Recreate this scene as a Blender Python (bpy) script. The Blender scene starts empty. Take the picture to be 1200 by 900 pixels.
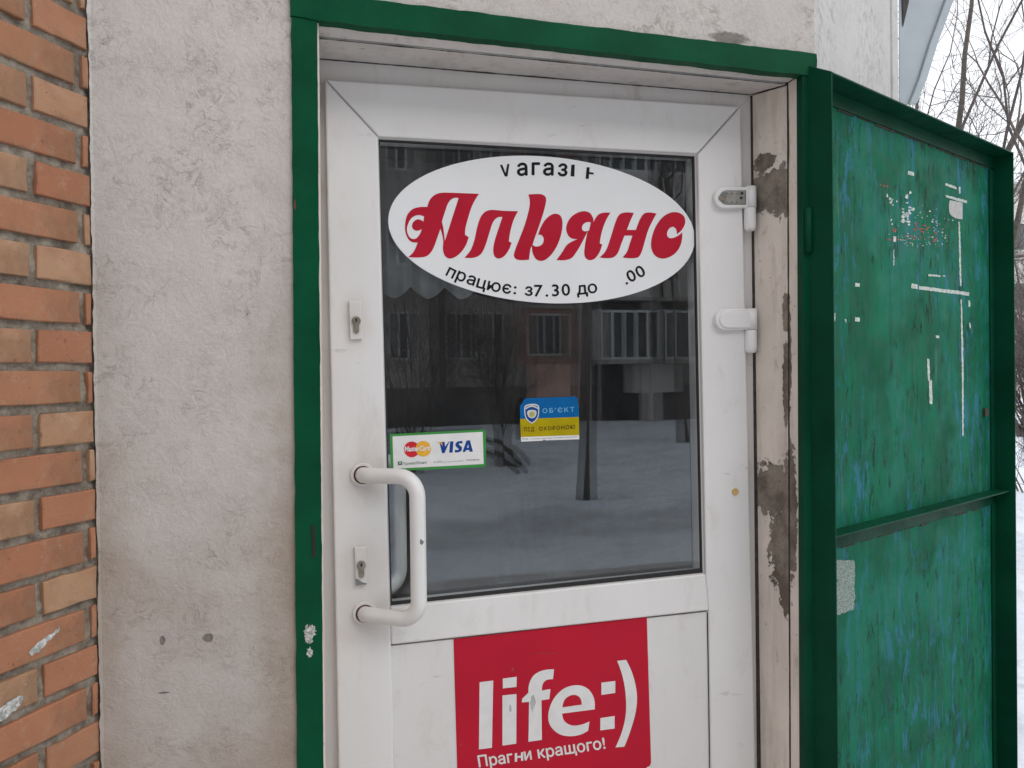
import bpy, bmesh, math, random
from mathutils import Vector, Matrix, noise

# ------------------------------------------------------------------ camera
scene = bpy.context.scene
COL = scene.collection
W, H, F = 1200.0, 900.0, 900.0           # photograph pixels and focal length in pixels
YAW = math.radians(14.5)
PITCH = math.radians(-0.55)
ROLL = -0.013
CAM = Vector((0.0, -1.55, 1.45))
ROT = Matrix.Rotation(-YAW, 3, 'Z') @ Matrix.Rotation(math.radians(90) + PITCH, 3, 'X') @ Matrix.Rotation(ROLL, 3, 'Z')
cam_data = bpy.data.cameras.new('camera')
cam_data.sensor_fit = 'HORIZONTAL'
cam_data.sensor_width = 36.0
cam_data.lens = 36.0 * F / W
cam_data.clip_start = 0.05
cam_data.clip_end = 2000.0
cam = bpy.data.objects.new('camera', cam_data)
COL.objects.link(cam)
cam.matrix_world = Matrix.Translation(CAM) @ ROT.to_4x4()
scene.camera = cam

# ------------------------------------------------------------------ sky and sun
world = bpy.data.worlds.new('World')
scene.world = world
world.use_nodes = True
wt = world.node_tree
wt.nodes.clear()
SUN_EL, SUN_AZ = math.radians(37), math.radians(30)     # azimuth measured from -Y towards +X
sky = wt.nodes.new('ShaderNodeTexSky')
sky.sky_type = 'NISHITA'
sky.sun_disc = False
sky.sun_elevation = SUN_EL
sky.sun_rotation = math.pi - SUN_AZ
sky.dust_density = 3.0
hsv = wt.nodes.new('ShaderNodeHueSaturation')
hsv.inputs['Saturation'].default_value = 0.22
wmix = wt.nodes.new('ShaderNodeMix')
wmix.data_type = 'RGBA'
wmix.inputs[0].default_value = 0.7
wmix.inputs[7].default_value = (8.6, 8.8, 9.2, 1)       # even cloud layer
bg = wt.nodes.new('ShaderNodeBackground')
bg.inputs['Strength'].default_value = 0.12
wo = wt.nodes.new('ShaderNodeOutputWorld')
wt.links.new(sky.outputs[0], hsv.inputs['Color'])
wt.links.new(hsv.outputs[0], wmix.inputs[6])
wt.links.new(wmix.outputs[2], bg.inputs['Color'])
wt.links.new(bg.outputs[0], wo.inputs['Surface'])

sun_data = bpy.data.lights.new('sun', 'SUN')
sun_data.energy = 0.5
sun_data.angle = math.radians(35)
sun_data.color = (1.0, 0.97, 0.93)
sun = bpy.data.objects.new('sun', sun_data)
COL.objects.link(sun)
sun_from = Vector((math.sin(SUN_AZ) * math.cos(SUN_EL), -math.cos(SUN_AZ) * math.cos(SUN_EL), math.sin(SUN_EL)))
sun.rotation_euler = sun_from.to_track_quat('Z', 'Y').to_euler()

vs = scene.view_settings
vs.view_transform = 'Standard'
vs.look = 'None'
vs.exposure = 0.47
vs.gamma = 1.0
vs.use_curve_mapping = False
scene.cycles.use_denoising = True
scene.cycles.max_bounces = 8
scene.cycles.transparent_max_bounces = 16
scene.cycles.caustics_reflective = False
scene.cycles.caustics_refractive = False

# ------------------------------------------------------------------ pixel -> place
def ray(px, py):
    return ROT @ Vector(((px - W / 2) / F, (H / 2 - py) / F, -1.0))

def P(px, py, y=0.0):
    """point where the pixel's sight line meets the wall-parallel plane at depth y"""
    d = ray(px, py)
    t = (y - CAM.y) / d.y
    return CAM + d * t

def plane_hit(px, py, o, n):
    d = ray(px, py)
    t = (o - CAM).dot(n) / d.dot(n)
    return CAM + d * t

YF = 0.158      # face of the white frame
YD = 0.140      # face of the door leaf
YG = 0.158      # outer glass face
YS = YG - 0.0012  # stickers on the glass

def PR(px, py, y):
    """place behind the camera seen mirrored in the glass"""
    d = ray(px, py)
    T = (2 * YG - CAM.y - y) / d.y
    return CAM + d * T

# ------------------------------------------------------------------ materials
class NB:
    def __init__(self, name):
        self.m = bpy.data.materials.new(name)
        self.m.use_nodes = True
        self.t = self.m.node_tree
        self.t.nodes.clear()
        self.out = self.t.nodes.new('ShaderNodeOutputMaterial')
        self.co = self.t.nodes.new('ShaderNodeTexCoord').outputs['Object']
    def link(self, a, b):
        self.t.links.new(a, b)
    def setv(self, sock, v):
        if isinstance(v, bpy.types.NodeSocket):
            self.link(v, sock)
        elif isinstance(v, (tuple, list)) and len(v) == 3 and sock.type == 'RGBA':
            sock.default_value = (*v, 1)
        else:
            sock.default_value = v
    def math(self, op, a, b=0.0, c=None, clamp=False):
        n = self.t.nodes.new('ShaderNodeMath'); n.operation = op; n.use_clamp = clamp
        self.setv(n.inputs[0], a); self.setv(n.inputs[1], b)
        if c is not None: self.setv(n.inputs[2], c)
        return n.outputs[0]
    def vmath(self, op, a, b=(0, 0, 0)):
        n = self.t.nodes.new('ShaderNodeVectorMath'); n.operation = op
        self.setv(n.inputs[0], a); self.setv(n.inputs[1], b)
        return n.outputs['Value'] if op in ('LENGTH', 'DOT_PRODUCT') else n.outputs[0]
    def scale(self, s, rot=(0, 0, 0), loc=(0, 0, 0), co=None):
        n = self.t.nodes.new('ShaderNodeMapping')
        self.link(co or self.co, n.inputs['Vector'])
        n.inputs['Scale'].default_value = s
        n.inputs['Rotation'].default_value = rot
        n.inputs['Location'].default_value = loc
        return n.outputs[0]
    def noise(self, scale, detail=4, rough=0.55, dist=0.0, co=None):
        n = self.t.nodes.new('ShaderNodeTexNoise')
        self.link(co or self.co, n.inputs['Vector'])
        n.inputs['Scale'].default_value = scale; n.inputs['Detail'].default_value = detail
        n.inputs['Roughness'].default_value = rough; n.inputs['Distortion'].default_value = dist
        return n.outputs[0]
    def voro(self, scale, feature='F1', co=None, rnd=1.0):
        n = self.t.nodes.new('ShaderNodeTexVoronoi'); n.feature = feature
        self.link(co or self.co, n.inputs['Vector'])
        n.inputs['Scale'].default_value = scale
        n.inputs['Randomness'].default_value = rnd
        return n.outputs['Distance']
    def ramp(self, f, lo, hi, a=0.0, b=1.0):
        n = self.t.nodes.new('ShaderNodeMapRange'); n.interpolation_type = 'SMOOTHSTEP'
        self.setv(n.inputs[0], f)
        for i, v in enumerate((lo, hi, a, b)): n.inputs[i + 1].default_value = v
        return n.outputs[0]
    def mix(self, f, a, b, mode='MIX'):
        n = self.t.nodes.new('ShaderNodeMix'); n.data_type = 'RGBA'; n.blend_type = mode
        self.setv(n.inputs[0], f); self.setv(n.inputs[6], a); self.setv(n.inputs[7], b)
        return n.outputs[2]
    def bump(self, h, strength=0.5, dist=0.002, normal=None):
        n = self.t.nodes.new('ShaderNodeBump')
        n.inputs['Strength'].default_value = strength; n.inputs['Distance'].default_value = dist
        self.setv(n.inputs['Height'], h)
        if normal: self.link(normal, n.inputs['Normal'])
        return n.outputs[0]
    def blobs(self, lst, amp=0.5, nscale=12.0, soft=0.05):
        """worn patches: list of (centre, radii); edges broken up by noise"""
        nz = self.math('MULTIPLY', self.math('SUBTRACT', self.noise(nscale, 6, 0.65), 0.5), amp * 2)
        res = None
        for c, r in lst:
            v = self.vmath('MULTIPLY', self.vmath('SUBTRACT', self.co, tuple(c)), tuple(1.0 / x for x in r))
            d = self.math('ADD', self.vmath('LENGTH', v), nz)
            k = self.ramp(d, 1.0 - soft, 1.0 + soft, 1.0, 0.0)
            res = k if res is None else self.math('MAXIMUM', res, k)
        return res
    def done(self, color, rough=0.6, normal=None, metallic=0.0, spec=0.5, coat=0.0):
        b = self.t.nodes.new('ShaderNodeBsdfPrincipled')
        self.setv(b.inputs['Base Color'], color)
        self.setv(b.inputs['Roughness'], rough)
        b.inputs['Metallic'].default_value = metallic
        b.inputs['Specular IOR Level'].default_value = spec
        b.inputs['Coat Weight'].default_value = coat
        if normal: self.link(normal, b.inputs['Normal'])
        self.link(b.outputs[0], self.out.inputs['Surface'])
        return self.m

M = {}
def simple(name, color, rough=0.5, metallic=0.0, var=0.08, nscale=20.0, bump=0.0, spec=0.5):
    if name.startswith(('print_', 'emblem_')): spec = 0.12
    b = NB(name)
    n = b.noise(nscale, 5)
    c = b.mix(b.ramp(n, 0.3, 0.7), tuple(x * (1 - var) for x in color), tuple(min(1, x * (1 + var)) for x in color))
    r = b.ramp(b.noise(nscale * 2.3, 4), 0.3, 0.7, max(0.02, rough - 0.08), min(1, rough + 0.08))
    nm = b.bump(b.noise(nscale * 4, 5), bump, 0.001) if bump else None
    M[name] = b.done(c, r, nm, metallic, spec)
    return M[name]

# plaster ---------------------------------------------------------------
def plaster(name, tint, spots, streaky=False):
    b = NB(name)
    big = b.noise(1.7, 5, 0.6)
    mid = b.noise(9, 6, 0.65, 0.6)
    c = b.mix(b.ramp(big, 0.3, 0.7), tuple(x * 0.9 for x in tint), tint)
    c = b.mix(b.ramp(mid, 0.48, 0.72, 0, 0.35), c, (tint[0] * 0.82, tint[1] * 0.79, tint[2] * 0.78))
    # trowel marks: fine ridged creases, gathered in loose areas
    co = b.scale((1, 1, 0.45) if streaky else (1, 1, 1))
    def crease(scale, dist, k):
        q = b.noise(scale, 6, 0.6, dist, co)
        return b.math('SUBTRACT', 1.0, b.math('MULTIPLY', b.math('ABSOLUTE', b.math('SUBTRACT', q, 0.5)), k), clamp=True)
    sw = b.noise(38, 7, 0.66, 0.7, co)
    area = b.ramp(b.noise(6.5, 5, 0.62, 0.4), 0.42, 0.64)
    area2 = b.ramp(b.noise(14, 4, 0.6), 0.45, 0.62)
    fine = b.noise(130, 5, 0.72)
    pit = b.ramp(b.noise(70, 5, 0.72, 0.6), 0.62, 0.70)
    dirt = b.math('MULTIPLY', b.math('MULTIPLY', crease(24, 1.1, 16.0), area), b.ramp(b.noise(40, 3), 0.35, 0.6))
    dirt2 = b.math('MULTIPLY', crease(55, 0.8, 12.0), area2)
    c = b.mix(b.math('MULTIPLY', dirt, 0.55), c, (0.24, 0.205, 0.18))
    c = b.mix(b.math('MULTIPLY', dirt2, 0.16), c, (0.28, 0.25, 0.23))
    c = b.mix(b.math('MULTIPLY', b.math('MULTIPLY', pit, area), 0.85), c, (0.12, 0.10, 0.085))
    c = b.mix(b.ramp(fine, 0.35, 0.75, 0.0, 0.2), c, (0.3, 0.28, 0.26))
    low = b.noise(3.2, 5, 0.6)
    sep = b.t.nodes.new('ShaderNodeSeparateXYZ'); b.link(b.co, sep.inputs[0])
    grime = b.math('MULTIPLY', b.ramp(sep.outputs[2], 1.75, 0.75), b.ramp(low, 0.35, 0.65, 0.35, 1.0))
    c = b.mix(b.math('MULTIPLY', grime, 0.8), c, (0.36, 0.30, 0.25))
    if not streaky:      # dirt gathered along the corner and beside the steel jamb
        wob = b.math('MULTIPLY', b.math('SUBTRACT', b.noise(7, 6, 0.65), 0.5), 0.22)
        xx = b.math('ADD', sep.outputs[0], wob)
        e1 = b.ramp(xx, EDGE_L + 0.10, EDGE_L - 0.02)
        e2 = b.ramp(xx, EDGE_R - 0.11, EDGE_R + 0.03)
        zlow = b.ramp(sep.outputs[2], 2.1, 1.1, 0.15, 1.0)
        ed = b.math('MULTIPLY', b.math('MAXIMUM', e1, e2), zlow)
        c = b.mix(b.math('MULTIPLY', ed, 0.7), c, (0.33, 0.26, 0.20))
        c = b.mix(b.ramp(b.noise(4.5, 4, 0.5), 0.5, 0.7, 0, 0.3), c, (0.63, 0.57, 0.56))
    h = b.math('ADD', b.math('MULTIPLY', sw, 0.9), b.math('MULTIPLY', fine, 0.25))
    h = b.math('ADD', h, b.math('MULTIPLY', b.noise(7, 4), 1.2))
    h = b.math('SUBTRACT', h, b.math('MULTIPLY', dirt, 0.22))
    h = b.math('SUBTRACT', h, b.math('MULTIPLY', dirt2, 0.10))
    if spots:
        mk = b.math('MULTIPLY', b.blobs(spots, 0.6, 70, 0.25), 0.8)
        c = b.mix(mk, c, b.mix(b.noise(90, 4), (0.1, 0.085, 0.075), (0.22, 0.19, 0.165)))
        h = b.math('SUBTRACT', h, b.math('MULTIPLY', mk, 1.0))
    M[name] = b.done(c, 0.88, b.bump(h, 0.7, 0.0055), spec=0.25)

EDGE_L, EDGE_R = P(110, 450).x, P(341, 450).x
plaster('plaster', (0.67, 0.63, 0.595),
        [(P(855, 45), (0.045, 0.1, 0.0125)), (P(243, 748), (0.0085, 0.1, 0.008)), (P(190, 751), (0.0045, 0.1, 0.008)),
         (P(192, 812), (0.009, 0.1, 0.0018))])
plaster('plaster_side', (0.66, 0.645, 0.63), [], True)

# old white reveal paint with bare patches --------------------------------
def reveal(name, spots, tint=(0.80, 0.725, 0.65)):
    b = NB(name)
    c = b.mix(b.ramp(b.noise(6, 5), 0.3, 0.7), tuple(x * 0.86 for x in tint), tint)
    c = b.mix(b.ramp(b.noise(50, 6, 0.7), 0.62, 0.72, 0, 0.75), c, (0.22, 0.18, 0.14))
    st = b.noise(30, 4, 0.6, 0, b.scale((1, 1, 0.12)))
    c = b.mix(b.ramp(st, 0.5, 0.75, 0, 0.35), c, (0.36, 0.29, 0.23))
    c = b.mix(b.ramp(b.noise(18, 7, 0.75, 0.4, b.scale((1, 1, 0.5))), 0.56, 0.66, 0, 0.5), c, (0.42, 0.34, 0.27))
    h = b.math('ADD', b.math('MULTIPLY', b.noise(70, 5, 0.65), 0.5), b.math('MULTIPLY', b.noise(16, 5, 0.6), 0.9))
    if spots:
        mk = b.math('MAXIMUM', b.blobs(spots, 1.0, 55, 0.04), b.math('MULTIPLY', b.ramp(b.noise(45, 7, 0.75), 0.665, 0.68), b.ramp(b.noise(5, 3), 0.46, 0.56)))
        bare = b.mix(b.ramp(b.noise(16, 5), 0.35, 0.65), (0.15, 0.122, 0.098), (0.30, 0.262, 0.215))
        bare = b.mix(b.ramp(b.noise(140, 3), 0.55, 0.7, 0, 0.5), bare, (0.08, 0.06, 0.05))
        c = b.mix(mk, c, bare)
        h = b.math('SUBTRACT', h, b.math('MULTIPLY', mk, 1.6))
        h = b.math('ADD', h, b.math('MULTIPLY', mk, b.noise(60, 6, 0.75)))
    M[name] = b.done(c, 0.8, b.bump(h, 0.8, 0.004), spec=0.25)

def at(px, py, y): return P(px, py, y)
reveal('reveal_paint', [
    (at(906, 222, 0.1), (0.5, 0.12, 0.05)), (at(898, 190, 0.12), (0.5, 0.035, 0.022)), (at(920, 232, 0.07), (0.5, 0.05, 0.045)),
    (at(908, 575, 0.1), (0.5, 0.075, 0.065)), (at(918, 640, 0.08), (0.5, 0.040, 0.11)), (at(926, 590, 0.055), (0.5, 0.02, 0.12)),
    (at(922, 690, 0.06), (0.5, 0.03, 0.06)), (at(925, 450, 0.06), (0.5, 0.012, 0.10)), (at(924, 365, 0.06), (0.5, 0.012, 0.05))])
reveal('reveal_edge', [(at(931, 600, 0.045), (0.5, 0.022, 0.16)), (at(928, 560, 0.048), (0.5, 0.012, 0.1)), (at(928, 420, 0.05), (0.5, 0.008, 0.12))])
reveal('soffit_paint', [], (0.68, 0.655, 0.63))

# white door plastic ---------------------------------------------------
def pvc(name, tint, grime):
    b = NB(name)
    c = b.mix(b.ramp(b.noise(3, 5), 0.3, 0.7), tuple(x * 0.95 for x in tint), tint)
    st = b.noise(14, 6, 0.7, 0.4, b.scale((1, 1, 0.35)))
    c = b.mix(b.ramp(st, 0.52, 0.78, 0, grime), c, (0.45, 0.38, 0.32))
    sp = b.noise(75, 5, 0.75)
    c = b.mix(b.ramp(sp, 0.70, 0.76, 0, 0.5), c, (0.28, 0.23, 0.19))
    hand = b.blobs([(P(432, 722, YD), (0.075, 0.2, 0.06)), (P(432, 557, YD), (0.06, 0.2, 0.055)), (P(425, 662, YD), (0.05, 0.2, 0.07)), (P(417, 376, YD), (0.03, 0.2, 0.055))], 0.7, 14, 0.6)
    c = b.mix(b.math('MULTIPLY', hand, 0.22), c, (0.42, 0.33, 0.25))
    scu = b.math('MULTIPLY', b.ramp(b.noise(55, 5, 0.7, 0.2, b.scale((0.3, 1, 1), (0, 0.5, 0))), 0.62, 0.70), b.ramp(b.noise(4, 3), 0.5, 0.62))
    c = b.mix(b.math('MULTIPLY', scu, 0.4), c, (0.40, 0.36, 0.33))
    M[name] = b.done(c, b.ramp(b.noise(25, 4), 0.3, 0.7, 0.3, 0.48), b.bump(b.noise(9, 3), 0.05, 0.002), spec=0.45)
pvc('pvc', (0.79, 0.775, 0.76), 0.28)
pvc('pvc_panel', (0.75, 0.735, 0.715), 0.35)
pvc('pvc_frame', (0.70, 0.67, 0.64), 0.6)
pvc('handle_white', (0.80, 0.79, 0.775), 0.12)

# green paint -----------------------------------------------------------
def green_paint(name, base, worn):
    b = NB(name)
    c = b.mix(b.ramp(b.noise(5, 5), 0.3, 0.7), tuple(x * 0.75 for x in base), tuple(x * 1.12 for x in base))
    e = b.noise(45, 6, 0.75, 0.5)
    c = b.mix(b.ramp(e, 0.68, 0.76, 0, worn), c, (0.10, 0.16, 0.24))
    c = b.mix(b.ramp(b.noise(9, 6, 0.7), 0.58, 0.75, 0, worn * 0.7), c, (0.02, 0.05, 0.07))
    st = b.noise(60, 3, 0.5, 0, b.scale((1, 1, 0.06)))
    h = b.math('ADD', b.math('MULTIPLY', st, 0.6), b.noise(90, 4))
    M[name] = b.done(c, b.ramp(b.noise(12, 5), 0.3, 0.7, 0.3, 0.5), b.bump(h, 0.22, 0.0015), spec=0.08)
green_paint('green_frame', (0.003, 0.075, 0.033), 0.3)
green_paint('green_dark', (0.003, 0.056, 0.028), 0.35)

def shutter_paint():
    b = NB('green_sheet')
    v = b.scale((1, 1, 0.07))
    v2 = b.scale((1, 1, 0.25))
    base = b.mix(b.ramp(b.noise(5, 6, 0.62), 0.35, 0.65), (0.003, 0.095, 0.046), (0.007, 0.165, 0.085))
    base = b.mix(b.ramp(b.noise(30, 5, 0.65, 0, v), 0.42, 0.62, 0, 0.7), base, (0.010, 0.088, 0.052))
    base = b.mix(b.ramp(b.noise(3.1, 5, 0.6), 0.46, 0.60, 0, 0.8), base, (0.014, 0.168, 0.105))
    # blue undercoat showing in vertical runs and patches
    region = b.ramp(b.noise(4.2, 5, 0.62, 0, v2), 0.42, 0.54)
    blue = b.math('MULTIPLY', b.ramp(b.noise(26, 8, 0.8, 0.4, b.scale((1, 1, 0.28))), 0.52, 0.575), region)
    run = b.math('MULTIPLY', b.ramp(b.noise(38, 6, 0.7, 0.2, b.scale((1, 1, 0.1))), 0.56, 0.66), b.ramp(b.noise(3.1, 4, 0.6), 0.5, 0.62))
    blue = b.math('MAXIMUM', b.math('MULTIPLY', blue, 0.75), b.math('MULTIPLY', run, 0.7))
    base = b.mix(b.math('MULTIPLY', blue, 0.85), base, (0.045, 0.185, 0.30))
    # grey rubbed streaks
    gr = b.math('MULTIPLY', b.ramp(b.noise(42, 6, 0.7, 0.0, v), 0.58, 0.68), b.ramp(b.noise(4.7, 4, 0.55, 0, v2), 0.48, 0.6))
    base = b.mix(b.math('MULTIPLY', gr, 0.75), base, (0.11, 0.19, 0.155))
    # dark dirt
    dk = b.math('MULTIPLY', b.ramp(b.noise(46, 8, 0.8, 0.5, b.scale((1, 1, 0.26))), 0.535, 0.60), b.ramp(b.noise(4.5, 6, 0.7), 0.45, 0.55))
    base = b.mix(b.math('MULTIPLY', dk, 0.8), base, (0.016, 0.026, 0.018))
    drip = b.math('MULTIPLY', b.ramp(b.noise(60, 5, 0.65, 0, b.scale((1, 1, 0.02))), 0.55, 0.68), b.ramp(b.noise(3.5, 4), 0.45, 0.6))
    base = b.mix(b.math('MULTIPLY', drip, 0.6), base, (0.02, 0.04, 0.028))
    rust = b.math('MULTIPLY', b.ramp(b.noise(36, 7, 0.75), 0.62, 0.70), b.ramp(b.noise(2.6, 4), 0.48, 0.58))
    base = b.mix(b.math('MULTIPLY', rust, 0.7), base, (0.055, 0.035, 0.022))
    sp = b.math('MULTIPLY', b.ramp(b.noise(150, 4, 0.75), 0.66, 0.72), b.ramp(b.noise(9, 4), 0.5, 0.62))
    base = b.mix(b.math('MULTIPLY', sp, 0.6), base, (0.25, 0.36, 0.30))
    h = b.math('ADD', b.math('MULTIPLY', b.noise(3, 3), 3.0), b.math('MULTIPLY', b.noise(60, 5, 0.7, 0, b.scale((1, 1, 0.2))), 0.35))
    h = b.math('SUBTRACT', h, b.math('MULTIPLY', blue, 0.3))
    h = b.math('SUBTRACT', h, b.math('MULTIPLY', dk, 0.3))
    M['green_sheet'] = b.done(base, b.ramp(b.noise(20, 5), 0.3, 0.7, 0.42, 0.65), b.bump(h, 0.5, 0.003), spec=0.06)
shutter_paint()

# bricks -----------------------------------------------------------------
def brick_mat():
    b = NB('brick_clay')
    oi = b.t.nodes.new('ShaderNodeObjectInfo').outputs['Random']
    cr = b.t.nodes.new('ShaderNodeValToRGB')
    b.link(oi, cr.inputs[0])
    el = cr.color_ramp.elements
    el[0].position = 0.0; el[0].color = (0.38, 0.19, 0.105, 1)
    el[1].position = 1.0; el[1].color = (0.45, 0.275, 0.165, 1)
    for p, c in ((0.25, (0.46, 0.21, 0.12)), (0.5, (0.40, 0.17, 0.095)), (0.75, (0.50, 0.31, 0.195))):
        e = el.new(p); e.color = (*c, 1)
    off = b.t.nodes.new('ShaderNodeVectorMath'); off.operation = 'ADD'
    b.link(b.co, off.inputs[0])
    k = b.math('MULTIPLY', oi, 31.0)
    b.link(k, off.inputs[1])
    co = off.outputs[0]
    c = b.mix(b.ramp(b.noise(11, 5, 0.6, 0.5, co), 0.3, 0.7, 0, 0.55), cr.outputs[0], (0.33, 0.15, 0.085))
    c = b.mix(b.ramp(b.noise(26, 6, 0.7, 0, co), 0.55, 0.75, 0, 0.5), c, (0.50, 0.38, 0.27))
    c = b.mix(b.ramp(b.noise(90, 4, 0.7, 0, co), 0.63, 0.72, 0, 0.6), c, (0.18, 0.10, 0.07))
    c = b.mix(b.ramp(b.noise(150, 3, 0.7, 0, co), 0.71, 0.75, 0, 0.7), c, (0.7, 0.64, 0.57))
    c = b.mix(b.ramp(b.noise(7, 6, 0.7, 0.5), 0.46, 0.68, 0, 0.6), c, (0.20, 0.125, 0.075))
    c = b.mix(b.ramp(b.noise(17, 6, 0.7, 0.3), 0.56, 0.7, 0, 0.45), c, (0.36, 0.29, 0.20))
    scr = b.ramp(b.noise(60, 4, 0.6, 0, b.scale((1, 1, 0.2))), 0.66, 0.72, 0, 0.5)
    c = b.mix(scr, c, (0.52, 0.42, 0.32))
    h = b.math('ADD', b.noise(35, 5, 0.6, 0, co), b.math('MULTIPLY', b.noise(160, 4, 0.7, 0, co), 0.5))
    h = b.math('SUBTRACT', h, b.math('MULTIPLY', b.ramp(b.noise(55, 6, 0.75, 0, co), 0.64, 0.72), 1.2))
    M['brick_clay'] = b.done(c, 0.86, b.bump(h, 0.7, 0.003), spec=0.2)
brick_mat()
b = NB('mortar')
c = b.mix(b.ramp(b.noise(30, 6, 0.7), 0.3, 0.7), (0.17, 0.145, 0.115), (0.43, 0.38, 0.31))
M['mortar'] = b.done(c, 0.95, b.bump(b.noise(90, 6, 0.75), 0.9, 0.006), spec=0.1)

# glass --------------------------------------------------------------------
def glass(name, refl, tint):
    b = NB(name)
    fr = b.t.nodes.new('ShaderNodeFresnel'); fr.inputs['IOR'].default_value = 1.52
    ge = b.t.nodes.new('ShaderNodeNewGeometry')
    fac = b.math('MULTIPLY', b.math('MULTIPLY', fr.outputs[0], refl), b.math('SUBTRACT', 1.0, ge.outputs['Backfacing']), clamp=True)
    tr = b.t.nodes.new('ShaderNodeBsdfTransparent'); tr.inputs[0].default_value = (*tint, 1)
    gl = b.t.nodes.new('ShaderNodeBsdfGlossy'); gl.inputs['Roughness'].default_value = 0.0
    gl.inputs['Color'].default_value = (0.95, 0.98, 1.0, 1)
    n = b.bump(b.noise(2.2, 2), 0.10, 0.0015)
    b.link(n, gl.inputs['Normal'])
    mx = b.t.nodes.new('ShaderNodeMixShader')
    b.link(fac, mx.inputs[0]); b.link(tr.outputs[0], mx.inputs[1]); b.link(gl.outputs[0], mx.inputs[2])
    # thin film of dust, streaks and wiped smears
    df = b.t.nodes.new('ShaderNodeBsdfDiffuse'); df.inputs[0].default_value = (0.62, 0.62, 0.62, 1)
    sm_ = b.math('MULTIPLY', b.ramp(b.noise(3.5, 6, 0.7, 1.2), 0.4, 0.7), b.ramp(b.noise(20, 5, 0.7, 0.5, b.scale((1, 1, 0.3))), 0.35, 0.7))
    du = b.math('ADD', b.math('MULTIPLY', sm_, 0.022), b.math('MULTIPLY', b.ramp(b.noise(160, 3, 0.7), 0.66, 0.72), 0.035))
    du = b.math('MULTIPLY', b.math('ADD', du, 0.004), b.math('SUBTRACT', 1.0, ge.outputs['Backfacing']))
    m2 = b.t.nodes.new('ShaderNodeMixShader')
    b.link(du, m2.inputs[0]); b.link(mx.outputs[0], m2.inputs[1]); b.link(df.outputs[0], m2.inputs[2])
    b.link(m2.outputs[0], b.out.inputs['Surface'])
    M[name] = b.m
glass('pane_glass', 2.0, (0.972, 0.982, 0.985))
simple('far_glass', (0.03, 0.035, 0.04), 0.08, 0, 0.2, 3, spec=0.8)

# snow -----------------------------------------------------------------------
b = NB('snow')
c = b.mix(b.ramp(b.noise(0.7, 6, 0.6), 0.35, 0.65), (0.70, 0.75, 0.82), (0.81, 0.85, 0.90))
c = b.mix(b.ramp(b.noise(1.9, 6, 0.7, 0.4), 0.55, 0.70, 0, 0.6), c, (0.40, 0.41, 0.44))  # dark patches: shading of the lumpy snow's relief, painted into the colour
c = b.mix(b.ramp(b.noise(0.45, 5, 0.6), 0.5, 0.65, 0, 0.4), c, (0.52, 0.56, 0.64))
sep = b.t.nodes.new('ShaderNodeSeparateXYZ'); b.link(b.co, sep.inputs[0])
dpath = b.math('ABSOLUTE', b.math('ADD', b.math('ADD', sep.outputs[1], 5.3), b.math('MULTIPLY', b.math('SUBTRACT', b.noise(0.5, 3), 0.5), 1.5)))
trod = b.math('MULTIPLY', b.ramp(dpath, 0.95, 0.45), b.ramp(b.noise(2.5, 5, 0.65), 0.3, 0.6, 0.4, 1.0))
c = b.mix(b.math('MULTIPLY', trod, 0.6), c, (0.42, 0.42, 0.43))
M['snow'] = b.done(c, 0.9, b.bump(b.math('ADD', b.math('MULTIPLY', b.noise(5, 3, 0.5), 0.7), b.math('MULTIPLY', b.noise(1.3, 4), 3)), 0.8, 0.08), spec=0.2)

simple('bark', (0.11, 0.095, 0.082), 0.9, 0, 0.3, 25, 0.6)
simple('twig', (0.12, 0.10, 0.09), 0.9, 0, 0.25, 25)
simple('gasket', (0.012, 0.012, 0.012), 0.55)
simple('metal_grey', (0.42, 0.41, 0.39), 0.38, 0.85, 0.12, 60)
simple('brass_dull', (0.30, 0.27, 0.22), 0.42, 0.8, 0.2, 60)
simple('keyhole_black', (0.01, 0.01, 0.01), 0.6)
simple('yellow_plug', (0.55, 0.38, 0.14), 0.5, 0, 0.2, 80)
simple('rust', (0.10, 0.045, 0.025), 0.85, 0.1, 0.4, 60, 0.5)
simple('dark_gap', (0.05, 0.037, 0.028), 0.95, 0, 0.4, 60)
simple('sign_white', (0.78, 0.785, 0.79), 0.42, 0, 0.02, 4)
simple('sign_red', (0.46, 0.012, 0.033), 0.42, 0, 0.05, 6, spec=0.15)
simple('poster_red', (0.50, 0.012, 0.034), 0.4, 0, 0.05, 6, spec=0.15)
simple('print_white', (0.76, 0.75, 0.74), 0.42, 0, 0.04, 30)
simple('print_black', (0.012, 0.012, 0.014), 0.45)
simple('print_green', (0.055, 0.28, 0.065), 0.45)
simple('print_cardred', (0.62, 0.03, 0.04), 0.45)
simple('print_orange', (0.80, 0.42, 0.05), 0.45)
simple('print_navy', (0.01, 0.06, 0.26), 0.45)
simple('print_darkgreen', (0.05, 0.16, 0.09), 0.45)
simple('print_grey', (0.22, 0.22, 0.22), 0.5)
simple('print_blue', (0.003, 0.115, 0.33), 0.45)
simple('print_yellow', (0.42, 0.33, 0.004), 0.45)
simple('print_paleblue', (0.16, 0.42, 0.62), 0.45)
simple('print_brown', (0.09, 0.035, 0.01), 0.45)
simple('emblem_white', (0.62, 0.64, 0.62), 0.5)
simple('emblem_gold', (0.45, 0.42, 0.15), 0.5)
simple('paper_tape', (0.50, 0.55, 0.50), 0.7, 0, 0.3, 90, 0.4)
b = NB('daub')
c = b.mix(b.ramp(b.noise(120, 5, 0.75), 0.40, 0.62), (0.30, 0.31, 0.29), (0.70, 0.70, 0.68))
M['daub'] = b.done(c, 0.85, b.bump(b.noise(150, 4), 0.6, 0.001), spec=0.2)
simple('paper_grey', (0.46, 0.45, 0.44), 0.7, 0, 0.1, 40)
simple('paper_red', (0.34, 0.05, 0.035), 0.6, 0, 0.3, 60)
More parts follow.
